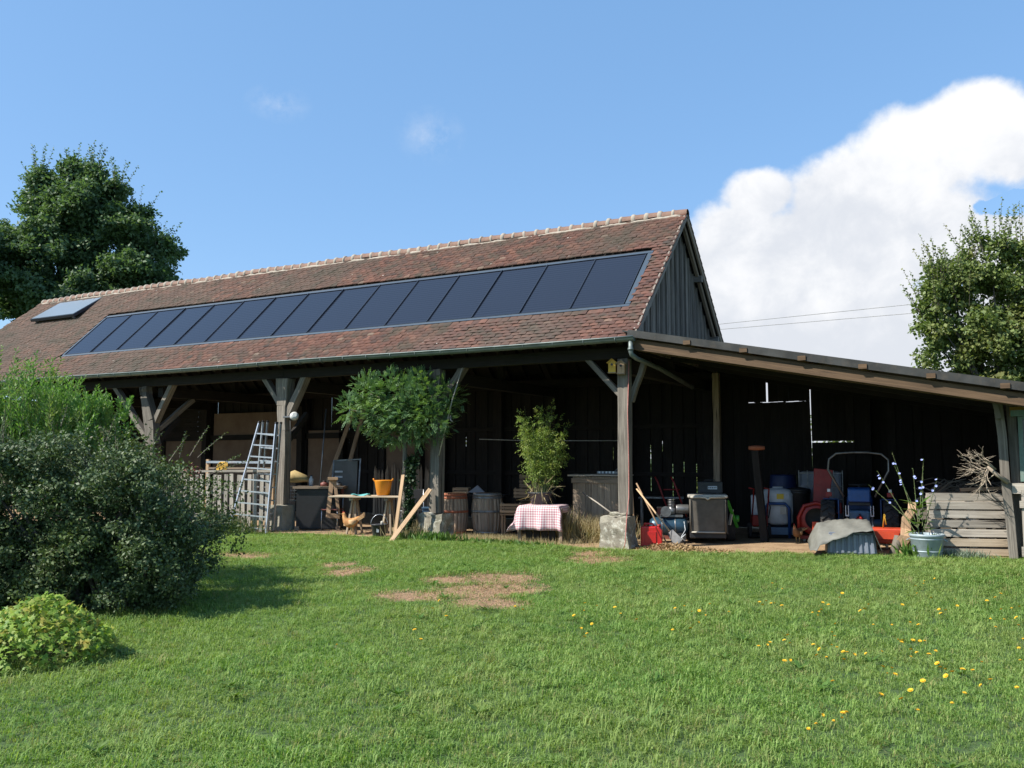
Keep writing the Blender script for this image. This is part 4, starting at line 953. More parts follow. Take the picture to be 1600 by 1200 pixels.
def cloth_pt(u, v):      # u across, v front(-) to back(+), in metres from centre
    x, y, z = u, v, .695; ox = max(0, abs(u)-Wt); oy = max(0, abs(v)-Dt)
    if ox: x = math.copysign(Wt+.012+ox*(.16+.12*sin(v*13)), u); z -= ox
    if oy: y = math.copysign(Dt+.012+oy*(.07+.10*sin(u*15+.6)+.05*sin(u*31)), v); z -= oy
    if ox and oy: z = .695-max(ox,oy)-.12*min(ox,oy); x += math.copysign(.35*min(ox,oy),u)
    return (x, y, max(z, .06))
us = np.linspace(-Wt-.34, Wt+.14, nx+1); vs = np.linspace(-Dt-.45, Dt+.2, ny+1)
for v in vs:
    for u in us: mb.v.append(cloth_pt(u, v))
for j in range(ny):
    for i in range(nx):
        a = j*(nx+1)+i; mb.face((a,a+1,a+nx+2,a+nx+1), [(us[i],vs[j]),(us[i+1],vs[j]),(us[i+1],vs[j+1]),(us[i],vs[j+1])], True)
o = mb.build('tablecloth', M['gingham'], loc=(-1.80,.35,.012)); o.rotation_euler = (0,0,radians(10)); tag(o, 'red and white gingham cloth draped over the garden table', 'tablecloth'); s_ = o.modifiers.new('thick','SOLIDIFY'); s_.thickness = .004
# pot with bamboo: pot here, plant below
t = thing('plant_pot', 'wide dark pot on the gingham cloth holding the bamboo', 'pot', (-1.93,.45,.712)); MB().lathe([(0,0),(.17,0),(.22,.20),(.24,.205),(.24,.225),(.21,.225),(.20,.18),(0,.18)], 22, caps=False).build('pot', M['pot'], t)
MB().lathe([(.0,.17),(.20,.175)], 18, caps=False).build('soil', M['earth'], t)
# ---- wooden chest
t = thing('wooden_chest', 'large closed chest of vertical weathered boards right of the gingham table', 'chest', (-1.22,1.72,.012), radians(14))
for k in range(8): MB().box((-.44+k*.1257,-.30,.64), (.121,.022,1.14), jit=.01).build('front_board', M['chestwood'], t)
for k in range(4): MB().box((.51,-.20+k*.15,.64), (.022,.145,1.14)).build('side_board', M['chestwood'], t); MB().box((-.50,-.20+k*.15,.64), (.022,.145,1.14)).build('side_board', M['chestwood'], t)
MB().beam((-.53,-.325,1.13),(.55,-.325,1.13), .026, .10).build('front_rail', M['chestwood'], t); MB().beam((-.52,-.322,.34),(.54,-.322,.34), .02, .06).build('front_rail', M['chestwood'], t)
MB().beam((-.60,0,1.235),(.62,0,1.235), .74, .03, seg=5, jit=.004).build('lid', M['pallet'], t); MB().box((0,.1,.05), (1.0,.5,.08)).build('base', M['darkwood'], t)
t = thing('machine_part', 'dark metal machine part with round grip lying on the wooden chest lid', 'tool', (-.98,1.78,1.265), radians(20))
MB().box((-.08,0,.035), (.46,.2,.06)).build('housing', M['steel'], t, .01); MB().tube([(.05,0,.06),(.12,0,.12),(.16,0,.17)], .02, 8).build('neck', M['steel'], t); MB().lathe([(.02,-.03),(.07,-.02),(.075,.02),(.03,.04)], 14, (.18,0,.18)).build('knob', M['black'], t)
for k in range(5): MB().box((-.26+k*.07,-.105,.04), (.03,.012,.04)).build('fin', M['alu'], t)
def pole_tool(name, lab, a, b, r, m_, cat='stick', head=None):
    t = thing(name, lab, cat, a); d = Vector(b)-Vector(a); MB().tube([(0,0,0), tuple(d*.5+Vector((0,0,.01))), tuple(d)], r, 8).build('handle', M[m_], t)
    if head: head(t, d)
    return t
pole_tool('stick', 'pale stick leaning across the front of the wooden chest', (-.35,.30,.56), (-1.30,1.02,.92), .014, 'pallet')
def shovel(t, d):
    mb = MB(); n_ = d.normalized(); mb.beam(Vector((0,0,0))-n_*.02, -n_*.30, .13, .015, up=(0,1,0), w1=.20); mb.build('blade', M['steel'], t)
pole_tool('spade', 'long handled spade leaning behind the corner post above the red can', (.62,.50,.30), (-.10,.80,1.02), .016, 'newwood', 'spade', shovel)
pole_tool('rake', 'second wooden handle leaning beside the spade behind the corner post', (.52,.70,.02), (-.16,.95,1.12), .014, 'crate', 'rake', lambda t, d: MB().beam((-.15,0,.02),(.15,0,.02), .03, .03).build('head', M['steel'], t))
pole_tool('broom_handle', 'thin handle standing behind the left side of the corner post', (-.30,1.2,.02), (-.42,1.35,1.45), .014, 'newwood')
# ---- jerrycan
t = thing('jerrycan', 'bright red plastic fuel can beside the stone plinth of the corner post', 'fuel can', (.36,.30,.01), radians(20))
mb = MB(); mb.prism([(-.19,-.10,0),(.19,-.10,0),(.19,-.10,.30),(.13,-.10,.38),(-.17,-.10,.38),(-.19,-.10,.35)], (0,2), (0,.2,0)); mb.build('body', M['red'], t, .022)
MB().tube([(-.13,0,.37),(-.12,0,.42),(.02,0,.42),(.05,0,.37)], .018, 8).build('handle', M['red'], t); MB().lathe([(.035,0),(.035,.05)], 12, (.13,0,.36)).build('cap', M['redpaint'], t)
MB().box((-.02,-.108,.19), (.2,.012,.2)).build('side_rib', M['red'], t, .005)
# ---- compressor
t = thing('air_compressor', 'old blue air compressor with grey pump behind the red fuel can', 'compressor', (.32,1.35,.012), radians(20))
RX = Matrix.Rotation(radians(90),3,'Y')
MB().lathe([(.04,-.36),(.12,-.345),(.165,-.29),(.17,-.2),(.17,.2),(.165,.29),(.12,.345),(.04,.36)], 20, (0,0,.30), RX).build('tank', M['compblue'], t)
for x_ in (-.12,.12): MB().lathe([(.173,-.01),(.178,0),(.173,.01)], 20, (x_,0,.30), RX, caps=False).build('band', M['steel'], t)
MB().box((.05,0,.50), (.42,.22,.04)).build('platform', M['steel'], t); MB().lathe([(.07,0),(.08,.02),(.08,.12),(.05,.14),(.05,.26)], 14, (.06,0,.52)).build('pump', M['steel'], t)
for k in range(5): MB().lathe([(.07,0),(.07,.012)], 14, (.06,0,.67+k*.03)).build('cooling_fin', M['steel'], t)
MB().lathe([(.085,-.12),(.09,-.1),(.09,.1),(.085,.12)], 14, (.26,0,.62), RX).build('motor', M['steel'], t); MB().lathe([(.10,0),(.10,.03)], 20, (-.05,-.12,.58), Matrix.Rotation(radians(90),3,'X')).build('flywheel', M['steel'], t)
MB().tube([(.28,-.13,.40),(.30,-.19,.25),(.22,-.22,.12),(.30,-.24,.05),(.20,-.25,.09),(.30,-.26,.18)], .008, 6).build('cable', M['white'], t)
for x_ in (-.2,.22): MB().lathe([(.09,-.02),(.09,.02)], 14, (x_,-.15,.102), Matrix.Rotation(radians(90),3,'X')).build('wheel', M['tyre'], t)
# ---- red hand truck
t = thing('hand_truck', 'red tubular hand truck leaning behind the air compressor', 'hand truck', (.18,2.1,.012), radians(20))
for x_ in (-.16,.16): MB().tube([(x_+.2,0,.1),(x_-.15,.25,1.1),(x_-.2,.28,1.2)], .018, 8).build('upright', M['redpaint'], t)
for k, z_ in enumerate((.35,.65,.95)): MB().tube([(.04-.12*k,.05+.08*k,z_),(.36-.12*k,.05+.08*k,z_)], .014, 6).build('cross_bar', M['redpaint'], t)
MB().box((.2,-.10,.03), (.38,.22,.012)).build('toe_plate', M['redpaint'], t)
for x_ in (-.02,.42): MB().lathe([(.05,-.025),(.12,-.025),(.12,.025),(.05,.025)], 16, (x_,.08,.12), RX).build('wheel', M['tyre'], t)
t = thing('small_table', 'dark low metal table behind the corner post', 'table', (-.25,2.6,.012), .3); MB().box((0,0,.78), (.9,.5,.03)).build('top', M['steel'], t)
for sx in (-.4,.4):
    for sy in (-.2,.2): MB().box((sx,sy,.38), (.03,.03,.76)).build('leg', M['steel'], t)
t = thing('cardboard_box', 'dark folded box with slats under the low metal table', 'box', (.0,2.1,.012), .3); MB().box((0,0,.3), (.3,.3,.6)).build('carton', M['redbrown'], t); MB().box((0,0,.61), (.32,.32,.02)).build('flap', M['chestwood'], t)
# ---- lawn tractor with grass catcher
t = thing('lawn_tractor', 'dark ride-on mower seen from behind with beige grass catcher', 'mower', (.98,1.62,F0(1.1,1.6)), radians(19))
mb = MB(); mb.beam((0,-.06,.20),(0,-.06,.84), .62, .50, up=(0,1,0), w1=.66, h1=.56); mb.build('grass_catcher', M['gbeige'], t, .03)
MB().box((.0,-.06,.875), (.72,.60,.06)).build('catcher_lid', M['cream'], t, .02); 
MB().tube([(-.31,-.345,.86),(-.05,-.375,.86),(.0,-.385,.825),(.05,-.375,.86),(.31,-.345,.86)], .022, 8).build('lid_lip', M['cream'], t)
for a_, b_ in (((-.31,-.325,.22),(.31,-.325,.22)),((-.315,-.345,.82),(-.315,-.33,.22)),((.315,-.345,.82),(.315,-.33,.22))): MB().tube([a_, b_], .014, 6).build('catcher_frame', M['cream' if a_[2] < .5 else 'gbeige'], t)
MB().box((.345,-.05,.5), (.03,.5,.62)).build('side_panel', M['black'], t, .01)
MB().box((0,.1,.17), (.66,.7,.14)).build('deck', M['black'], t, .02)
for sx in (-.30,.44):
    MB().lathe([(.09,-.09),(.20,-.09),(.225,-.06),(.225,.06),(.20,.09),(.09,.09)], 22, (sx,.40,.225), RX).build('rear_wheel', M['tyre'], t); MB().lathe([(.02,-.07),(.10,-.085),(.10,.085),(.02,.07)], 16, (sx,.40,.225), RX).build('rim', M['green'], t)
MB().box((.05,.8,.45), (.5,.9,.3)).build('bonnet', M['green'], t, .04); MB().beam((.36,-.25,.80),(.56,.20,.28), .05, .03).build('lift_lever', M['green'], t); MB().beam((.46,.0,.62),(.40,-.05,.34), .06, .02).build('lever_arm', M['cream'], t)
MB().lathe([(.06,-.04),(.07,0),(.06,.04)], 14, (.56,.25,.44), RX).build('front_hub', M['green'], t)
t = thing('toolbox', 'dark toolbox with a small white label on top of the mower catcher', 'toolbox', (.98,1.84,F0(1.1,1.6)+.912), radians(19))
MB().box((0,0,.11), (.46,.24,.22)).build('case', M['black'], t, .015); MB().box((.04,-.124,.11), (.17,.008,.06)).build('label', M['white'], t); MB().tube([(-.1,0,.21),(-.09,0,.25),(.09,0,.25),(.1,0,.21)], .01, 6).build('handle', M['black'], t)
for k in range(5): MB().box((-.025+k*.032,-.1295,.11), (.018,.003,.028)).build('print_mark', M['black'], t)
# red tiller handle behind mower
t = thing('tiller', 'small red motor tiller with bent handlebars behind the mower', 'tiller', (1.75,2.6,F0(1.7,2.6)), radians(20))
for s_ in (-.14,.14): MB().tube([(s_,.3,.35),(s_,0,.75),(s_,-.15,.98),(s_-.1,-.2,1.0)], .014, 6).build('handlebar', M['redpaint'], t)
MB().box((0,.35,.35), (.3,.36,.22)).build('engine', M['redpaint'], t, .03)
for s_ in (-.18,.18): MB().lathe([(.03,-.03),(.15,-.03),(.15,.03),(.03,.03)], 14, (s_,.35,.15), RX).build('wheel', M['tyre'], t)
t = thing('dark_post', 'dark leaning timber with a reddish brown end right of the mower', 'timber', (1.9,2.2,F0(1.9,2.2))); MB().beam((0,0,0),(-.22,.35,1.70), .13, .11, up=(0,1,0)).build('shaft', M['darkwood'], t); MB().lathe([(.0,-.16),(.035,-.15),(.05,0),(.035,.15),(0,.16)], 10, (-.18,.30,1.76), RX).build('cap', M['rusthoop'], t)
# ---- white tank with blue frame
t = thing('sprayer_tank', 'white plastic tank in a blue tubular frame inside the lean-to', 'tank', (1.95,3.2,F0(1.9,3.2)), radians(14))
MB().lathe([(.0,.25),(.22,.26),(.30,.32),(.31,.86),(.27,.94),(.12,.97),(.0,.97)], 22, caps=False).build('tank', M['white'], t); MB().lathe([(.10,.96),(.10,1.0)], 16, (0,0,0)).build('lid', M['white'], t)
MB().tube([(-.26,-.30,.02),(-.26,-.33,.60),(-.20,-.34,.68),(.12,-.34,.68),(.19,-.33,.60),(.19,-.30,.02)], .03, 8).build('frame_hoop', M['blue'], t)
MB().box((-.02,0,.15), (.62,.55,.14)).build('base_frame', M['bluegrey'], t); MB().box((.03,-.315,.82), (.13,.012,.10)).build('sticker', M['yellow'], t); MB().box((.08,-.318,.55), (.11,.012,.14)).build('sticker', M['cream'], t)
MB().tube([(-.17,-.2,.95),(-.20,-.33,.8),(-.16,-.35,.6),(-.2,-.35,.4)], .012, 6).build('hose', M['black'], t); MB().box((-.42,-.05,.52), (.20,.3,.62)).build('canister', M['white'], t, .02)
for k in range(3): MB().tube([(.20+.03*k,-.25+.05*k,.3),(.20+.03*k,-.25+.05*k,.85)], .008, 5).build('tank_rib', M['white'], t)
MB().box((0,0,.045), (1.1,.6,.05)).build('pallet_base', M['darkwood'], t)
M['navy'] = plain('navy_plastic', (.006,.02,.09), (.005,.015,.06), .5)
t = thing('blue_drum', 'dark blue drum top visible behind the white tank', 'drum', (1.85,4.2,F0(1.8,4.2))); MB().lathe([(.27,0),(.28,.3),(.27,.31),(.28,.6),(.27,.61),(.28,.95),(.26,1.2),(.25,1.22)], 20).build('body', M['navy'], t); MB().lathe([(.04,0),(.04,.03)], 10, (.1,0,1.22)).build('bung', M['black'], t)
t = thing('black_barrel', 'tall black plastic bin right of the white tank', 'bin', (2.33,3.3,F0(2.3,3.3)), .3); MB().lathe([(.17,0),(.21,.85),(.23,.87),(.23,.9)], 18).build('body', M['black'], t); MB().lathe([(.235,.9),(.22,.95),(.05,.98)], 18).build('lid', M['black'], t)
t = thing('ibc_tank', 'pale grey caged container behind the red chipper', 'container', (2.62,4.1,F0(2.6,4.1)), .15); MB().box((0,0,.72), (.8,.7,1.1)).build('bottle', M['tote'], t, .06)
for k in range(6): MB().box((-.41+k*.164,-.37,.72), (.018,.018,1.15)).build('cage_bar', M['steel'], t)
for k in range(5): MB().box((0,-.385,.2+k*.26), (.84,.016,.018)).build('cage_bar', M['steel'], t)
MB().box((0,0,.08), (.86,.8,.12)).build('pallet_base', M['steel'], t)
# ---- chipper
t = thing('wood_chipper', 'red wood chipper with tall chute and round housing in the lean-to', 'chipper', (2.82,2.5,F0(2.7,2.5)), radians(10))
mb = MB(); mb.beam((.05,.15,.62),(.12,.2,1.32), .26, .24, up=(0,1,0), w1=.34, h1=.3); mb.build('chute', M['redpaint'], t, .01)
Ry = Matrix.Rotation(radians(90),3,'X')
MB().lathe([(.20,-.03),(.31,-.03),(.31,.12),(.20,.12)], 28, (-.03,-.12,.42), Ry, caps=False).build('housing_ring', M['redpaint'], t); MB().lathe([(.0,-.02),(.30,-.02)], 24, (-.03,.02,.42), Ry, caps=False).build('back_plate', M['black'], t)
MB().tube([(-.33,-.22,.12),(-.34,-.24,.45),(-.24,-.25,.66),(-.03,-.26,.72),(.18,-.25,.66),(.26,-.24,.45),(.26,-.22,.12)], .035, 8).build('guard_hoop', M['redpaint'], t)
MB().box((.25,.05,.62), (.34,.3,.2)).build('side_box', M['redpaint'], t, .02); MB().box((-.02,-.10,.30), (.14,.14,.14)).build('gearbox', M['black'], t, .02); MB().box((0,.0,.08), (.7,.4,.06)).build('skid', M['redpaint'], t)
MB().lathe([(.02,0),(.02,.12)], 8, (-.02,-.18,.33), Ry).build('shaft', M['alu'], t); MB().box((.06,.12,.76), (.14,.02,.05)).build('plate', M['yellow'], t)
for s_ in (-.25,.25): MB().box((s_,.1,.028), (.05,.5,.05)).build('foot', M['steel'], t)
# ---- tractor
t = thing('tractor', 'small blue tractor seen from behind in the lean-to', 'tractor', (3.62,1.95,F0(3.6,1.9)), radians(7))
def lug_tyre(sx, r=.375, w=.24, y0=0, z0=None):
    z0 = z0 or r; mb = MB().lathe([(r*.55,-w/2*.8),(r*.9,-w/2),(r*.965,-w/2*.85),(r*.975,0),(r*.965,w/2*.85),(r*.9,w/2),(r*.55,w/2*.8)], 30, (sx,y0,z0), RX)
    for k in range(16):
        for s_ in (-1,1):
            a = 2*pi*(k+.25*(s_+1))/16; a2 = a+.22
            p0 = (sx+s_*w*.46, y0+cos(a2)*r*.97, z0+sin(a2)*r*.97); p1 = (sx-s_*w*.02, y0+cos(a)*r*1.0, z0+sin(a)*r*1.0)
            mb.beam(p0, p1, .045, .04, up=(0,cos(a),sin(a)))
    mb.build('tyre', M['tyre'], t); MB().lathe([(.03,-w*.25),(r*.5,-w*.3),(r*.56,-w*.38),(r*.56,w*.38),(r*.5,w*.3),(.03,w*.25)], 20, (sx,y0,z0), RX).build('wheel_rim', M['white'], t)
lug_tyre(-.52); lug_tyre(.50); lug_tyre(-.45,.25,.14,1.25); lug_tyre(.43,.25,.14,1.25)
for s_ in (-1,1):
    mb = MB(); pts = []
    for i in range(9):
        a = radians(20+i*10); pts.append((cos(a)*.415, sin(a)*.415))
    for i in range(8):
        (y0,z0),(y1,z1) = pts[i], pts[i+1]; mb.beam((s_*.48,y0,z0+.37),(s_*.48,y1,z1+.37), .24, .012, up=(0,y0,z0))
    mb.build('fender', M['blue'], t); MB().box((s_*.345,.10,.60), (.015,.44,.34)).build('fender_side', M['blue'], t)
    MB().box((s_*.5,-.10,.86), (.10,.05,.07)).build('tail_light', M['redpaint'], t); MB().box((s_*.5,-.10,.93), (.05,.05,.05)).build('side_lamp', M['white'], t)
mb = MB(); mb.beam((0,-.05,.76),(0,-.10,.98), .37, .30, up=(0,1,0), w1=.38, h1=.12); mb.build('seat', M['blue'], t, .03)
MB().box((0,.05,.70), (.36,.34,.06)).build('seat_base', M['black'], t, .01)
MB().tube([(-.25,-.10,.82),(-.50,-.12,1.30),(-.48,-.12,1.48),(-.36,-.12,1.58),(-.1,-.12,1.60),(.15,-.12,1.60),(.38,-.12,1.57),(.49,-.12,1.47),(.49,-.12,1.28),(.25,-.10,.82)], .019, 8).build('roll_bar', M['steel'], t)
MB().box((0,.0,.42), (.34,.5,.34)).build('rear_axle_housing', M['bluegrey'], t, .03); MB().tube([(-.5,0,.37),(.5,0,.37)], .06, 10).build('axle', M['bluegrey'], t)
MB().box((0,1.0,.62), (.44,1.0,.40)).build('bonnet', M['blue'], t, .05); MB().tube(circ((0,.42,1.02), .17, 'z', 20), .014, 6).build('steering_wheel', M['black'], t); MB().tube([(0,.42,1.02),(0,.55,.8)], .02, 6).build('steering_column', M['black'], t)
for s_ in (-1,1):
    MB().tube([(s_*.20,-.30,.56),(s_*.21,-.55,.30)], .018, 6).build('lift_rod', M['steel'], t); MB().tube([(s_*.16,-.2,.30),(s_*.22,-.75,.28)], .022, 6).build('lower_link', M['steel'], t)
    for q in (-.022,.022): MB().box((s_*.20+q,-.40,.60), (.012,.02,.17)).build('fork_prong', M['white'], t)
    MB().box((s_*.20,-.40,.51), (.056,.022,.02)).build('fork_base', M['white'], t)
MB().lathe([(.03,0),(.05,.02),(.06,.10),(.02,.14)], 12, (0,-.25,.45), Ry).build('pto_cap', M['redpaint'], t); MB().box((0,-.30,.36), (.3,.03,.02)).build('drawbar', M['alu'], t); MB().tube([(0,-.25,.52),(.02,-.7,.48)], .02, 6).build('top_link', M['redpaint'], t)
t = thing('rotary_tiller', 'orange red tiller attachment on the ground behind the tractor right wheel', 'implement', (4.14,1.0,F0(4.3,1)), radians(7))
MB().box((0,.0,.22), (.55,.35,.24)).build('hood', M['orangered'], t, .02); MB().box((-.02,-.22,.24), (.4,.05,.12)).build('rear_flap', M['orangered'], t); MB().tube([(-.05,0,.32),(-.02,-.05,.56),(.0,-.1,.40)], .012, 6).build('bracket', M['ochre'], t)
for k in range(5): MB().box((-.22+k*.11,-.02,.07), (.02,.2,.12)).build('tine', M['steel'], t)
t = thing('red_guard', 'bright red orange plate standing left of the tractor wheel', 'plate', (2.90,1.75,F0(2.9,1.3)+.10), radians(15)); MB().box((0,0,.20), (.11,.05,.20)).build('plate', M['orangered'], t, .01); MB().beam((0,.03,0),(0,.03,.10), .1, .03, up=(0,1,0)).build('stand', M['steel'], t); MB().lathe([(.02,0),(.02,.03)], 8, (.1,-.01,.24), Ry).build('bolt', M['alu'], t)
# ---- ribbed tote under tarpaulin
t = thing('ribbed_tote', 'low grey ribbed plastic bin lying under the khaki tarpaulin', 'bin', (3.70,.14,F0(3.8,0)), radians(13))
mb = MB(); mb.beam((0,0,.0),(0,0,.33), .74, .50, up=(0,1,0), w1=.68, h1=.46); mb.build('body', M['tote'], t, .03)
for k in range(8):
    x_ = -.31+k*.088; MB().beam((x_,-.258,.03),(x_*.94,-.240,.32), .045, .03, up=(0,1,0)).build('rib', M['tote'], t, .008)
MB().box((0,0,.33), (.66,.46,.03)).build('rim', M['tote'], t, .008)
mb = MB(); nx, ny = 24, 16
def tp(u, v):   # u -1..1 across, v 0 front..1 back
    x = -.02+u*.58
    hem = .09+.25*float(smooth((u+1)/1.5)); top = .47-.10*max(0,-u-.1)
    if v < .6: k = v/.6; z = hem+(top-hem)*k**.8; y = -.38+.50*k
    else: z = top-.05*(v-.6); y = .12+.34*(v-.6)/.4
    if u > .58: q = (u-.58)/.42; z = min(z, z*(1-q)+.02*q) if q < 1 else .02; x = -.02+.58*.58+.14*q; y += .05*q
    if u < -.75: z = min(z, (top if v > .6 else z)-(-u-.75)*1.2)
    return (x, y+.018*sin(u*9)*(1-v), float(max(z, .015))+.010*sin(u*12+v*7)+.006*sin(u*25-v*13))
for j in range(ny+1):
    for i in range(nx+1): mb.v.append(tp(-1+2*i/nx, j/ny))
for j in range(ny):
    for i in range(nx): a = j*(nx+1)+i; mb.face((a,a+1,a+nx+2,a+nx+1), [(0,0)]*4, True)
o = mb.build('tarpaulin', M['tarp'], loc=(3.68,.14,F0(3.8,0)+.05)); o.rotation_euler = (0,0,radians(13)); tag(o, 'stiff khaki tarpaulin sagging over the grey ribbed bin', 'tarpaulin'); s_ = o.modifiers.new('thick','SOLIDIFY'); s_.thickness = .006
# ---- log, tub, pallet
t = thing('log_stump', 'rough split log leaning left of the galvanised tub', 'log', (4.42,.20,F0(4.4,.2)-.02)); MB().beam((0,0,0),(.16,.3,.80), .20, .16, up=(0,1,0), w1=.10, h1=.08, seg=6, jit=.07).build('log', M['crate'], t); MB().tube([(-.08,.0,0),(-.04,.06,.3)], [.10,.05], 7).build('side_piece', M['bark'], t)
t = thing('zinc_tub', 'round galvanised tub on the grass holding the blue flowering plant', 'tub', (4.80,.02,Z(4.80,.02)-.02))
MB().lathe([(0,0),(.19,0),(.20,.01),(.235,.33),(.25,.34),(.25,.37),(.24,.375),(.225,.36),(.20,.03),(0,.03)], 28, caps=False).build('tub', M['galv'], t)
for z_ in (.12,.30): MB().lathe([(.205+.09*z_,z_-.01),(.212+.09*z_,z_),(.205+.09*z_,z_+.01)], 28, caps=False).build('band', M['galv'], t)
MB().lathe([(0,.30),(.22,.30)], 20, caps=False).build('soil', M['earth'], t)
for s_ in (-1,1): MB().tube([(s_*.235,-.05,.30),(s_*.275,-.03,.27),(s_*.275,.03,.27),(s_*.235,.05,.30)], .008, 6).build('handle', M['galv'], t)
t = thing('pallet', 'greyish wooden pallet standing on edge on the right of the lean-to', 'pallet', (5.42,.42,F0(5.4,.4)), atan2(.39,1.11)); t.rotation_euler = (radians(-6),0,atan2(.39,1.11))
zs_ = [.06,.20,.34,.48,.62,.755,.885]
for k, z_ in enumerate(zs_): MB().box((random.uniform(-.01,.01),0,z_), (1.20,.022,.115 if k else .10), jit=.02).build('deck_board', M['pallet' if k > 1 else 'tabletop'], t, .003)
for x_ in (-.545,0,.545):
    for z_ in zs_[1:6:2]: MB().box((x_,.062,z_), (.11,.095,.14)).build('block', M['pallet'], t)
    MB().box((x_,.121,.48), (.10,.02,.94)).build('stringer', M['pallet'], t)
for z_ in (.10,.48,.86): MB().box((0,.143,z_), (1.2,.02,.1)).build('rear_board', M['pallet'], t)
for k, (x, y, z_) in enumerate(((5.15,1.0,.0),)): 
    t = thing('firewood_stack', 'dark heap of old boards and logs behind the standing pallet', 'wood pile', (5.3,1.5,F0(5.3,1.4)))
    for q in range(18):
        row = q//6; MB().tube([(-.62+(q%6)*.24+.1*(row%2), -.45, .12+row*.23),(-.60+(q%6)*.24+.1*(row%2), .35, .12+row*.23+random.uniform(-.03,.03))], random.uniform(.08,.115), 8).build('log', M['bark'], t)
rb = random.Random(9); mb = MB()
for k in range(70):
    x0, y0 = rb.uniform(-.75,.6), rb.uniform(-.4,.3); a = rb.uniform(-.6,.6); mb.tube([(x0,y0,.78+rb.uniform(0,.3)),(x0+.25*cos(a),y0+.2*sin(a),.82+rb.uniform(0,.32)),(x0+.5*cos(a),y0+.4*sin(a),.8+rb.uniform(0,.35))], rb.uniform(.006,.014), 4)
tag(mb.build('brushwood', M['bark'], t), kind='stuff')
tag(MB().beam((0,0,0),(.62,.1,.03), .12, .05).build('offcut', M['crate'], loc=(5.25,.80,1.10)), 'short board lying on top of the wood pile behind the pallet', 'board')
# dry root tangle hanging out
t = thing('dry_branch', 'bare tangled dry branch poking left from the leaning post', 'branch', (5.90,.08,1.30))
rb = random.Random(3); mb = MB(); mb.tube([(0,.05,-.06),(-.14,0,.05),(-.26,-.02,.17)], [.035,.03,.022], 7); mb.build('limb', M['branch'], t)
mb = MB()
def twig(p, d, L, r, dep):
    pts = [p]; q = Vector(p); d = Vector(d).normalized()
    for k in range(4): d = (d+Vector((rb.uniform(-.35,.35),rb.uniform(-.35,.35),rb.uniform(-.3,.35)))).normalized(); q = q+d*L/4; pts.append(tuple(q))
    mb.tube(pts, [r,r*.85,r*.7,r*.5,r*.25], 4)
    if dep > 0:
        for k in range(3): twig(pts[rb.randint(1,3)], d+Vector((rb.uniform(-.9,.5),rb.uniform(-.6,.6),rb.uniform(-.8,.9))), L*.6, r*.6, dep-1)
for k in range(11): twig((-.14-.12*rb.random(),0,.06+.1*rb.random()), (-1+rb.random()*.6,rb.uniform(-.5,.3),rb.uniform(-.9,1)), .38, .011, 2)
mb.build('twigs', M['branch'], t)
# ---- window and door on the far right
t = thing('green_window', 'old window with flaking green frame at the right edge of the lean-to', 'window', (6.09,.30,1.25), 0)
for a_, b_, w_ in (((0,0,0),(0,0,.95),.06),((.42,0,.0),(.42,0,.95),.045),((.85,0,0),(.85,0,.95),.06)): MB().beam(a_, b_, w_, .05, up=(0,1,0)).build('frame', M['greenpaint'], t)
for z_ in (.02,.48,.93): MB().beam((.032,0,z_),(.395,0,z_), .045, .045 if z_ != .48 else .03).build('glazing_bar', M['greenpaint'], t); MB().beam((.445,0,z_),(.818,0,z_), .045, .045 if z_ != .48 else .03).build('glazing_bar', M['greenpaint'], t)
for x_ in (.21,.63):
    for z_ in (.255,.705): MB().box((x_,.01,z_), (.36,.005,.40)).build('pane', M['pane'], t)
MB().beam((-.15,-.03,-.10),(.95,-.03,-.10), .12, .15, seg=3, jit=.006).build('sill', M['pallet'], t); MB().beam((-.12,-.01,1.0),(.95,-.01,1.02), .10, .09).build('lintel', M['greenpaint'], t)
tag(MB().box((0,0,0), (.35,.03,.14)).build('orange_sign', M['ochre'], loc=(6.14,.36,2.28)), 'small orange panel behind the beam above the green window', 'panel')
t = thing('board_gate', 'low weathered gate of upright boards with rails under the green window', 'gate', (6.55,.22,F0(6.7,.2)))
for k in range(6): MB().box((-.42+k*.17,0,.55), (.15,.022,.92), jit=.015).build('gate_board', M['pallet'], t)
for z_ in (.12,.80): MB().beam((-.52,-.03,z_),(.5,-.03,z_), .03, .10 if z_ > .5 else .14).build('gate_rail', M['pallet'], t)
MB().lathe([(.0,0),(.03,.01),(.035,.05)], 10, (-.3,-.08,.80)).build('knob', M['tabletop'], t)
# ---- overhead wires
def wire(y0, z0, z1, lab): 
    pts = [(-40+k*5, 60, z0+(z1-z0)*k/40-1.2*sin(pi*k/40)) for k in range(41)]
    tag(MB().tube(pts, .022, 4).build('power_line', M['steel']), lab, 'power line', 'overhead wires behind the barn')
# ================================================================== overhead wires and vegetation
for lab, pts in (('upper of the two overhead wires crossing the cloud behind the barn', [(-14.6,54.2,12.25),(.8,49.0,11.84),(13.1,42.1,11.0),(30,33,10.2)]), ('lower of the two overhead wires crossing the cloud behind the barn', [(-14.6,54.2,11.84),(.8,49,11.24),(13.1,42.1,10.22),(30,33,9.3)])):
    P = [Vector(pts[0])+(Vector(pts[0])-Vector(pts[1]))*1.2]+[Vector(p) for p in pts]
    tag(MB().tube(P, .022, 4).build('power_line', M['steel']), lab, 'power line', 'overhead wires behind the barn')
YR = np.array([cos(radians(28.96)), sin(radians(28.96))]); YF = np.array([-sin(radians(28.96)), cos(radians(28.96))])
def blobs(lst, dens, dep=1.0, fr=0.0):
    out = []
    for r_, z_, rad in lst:
        f_ = random.uniform(-.4,.4)*rad*dep+fr; p = YR*r_+YF*f_
        out.append((p[0], p[1], z_, rad, rad*dep, rad*.95, max(4, int(dens*rad*rad))))
    return out
M['oakleaf'] = leaf('oak_leaf', (.075,.130,.060), (.125,.195,.085), (.065,.115,.065), .35, .5, 9)
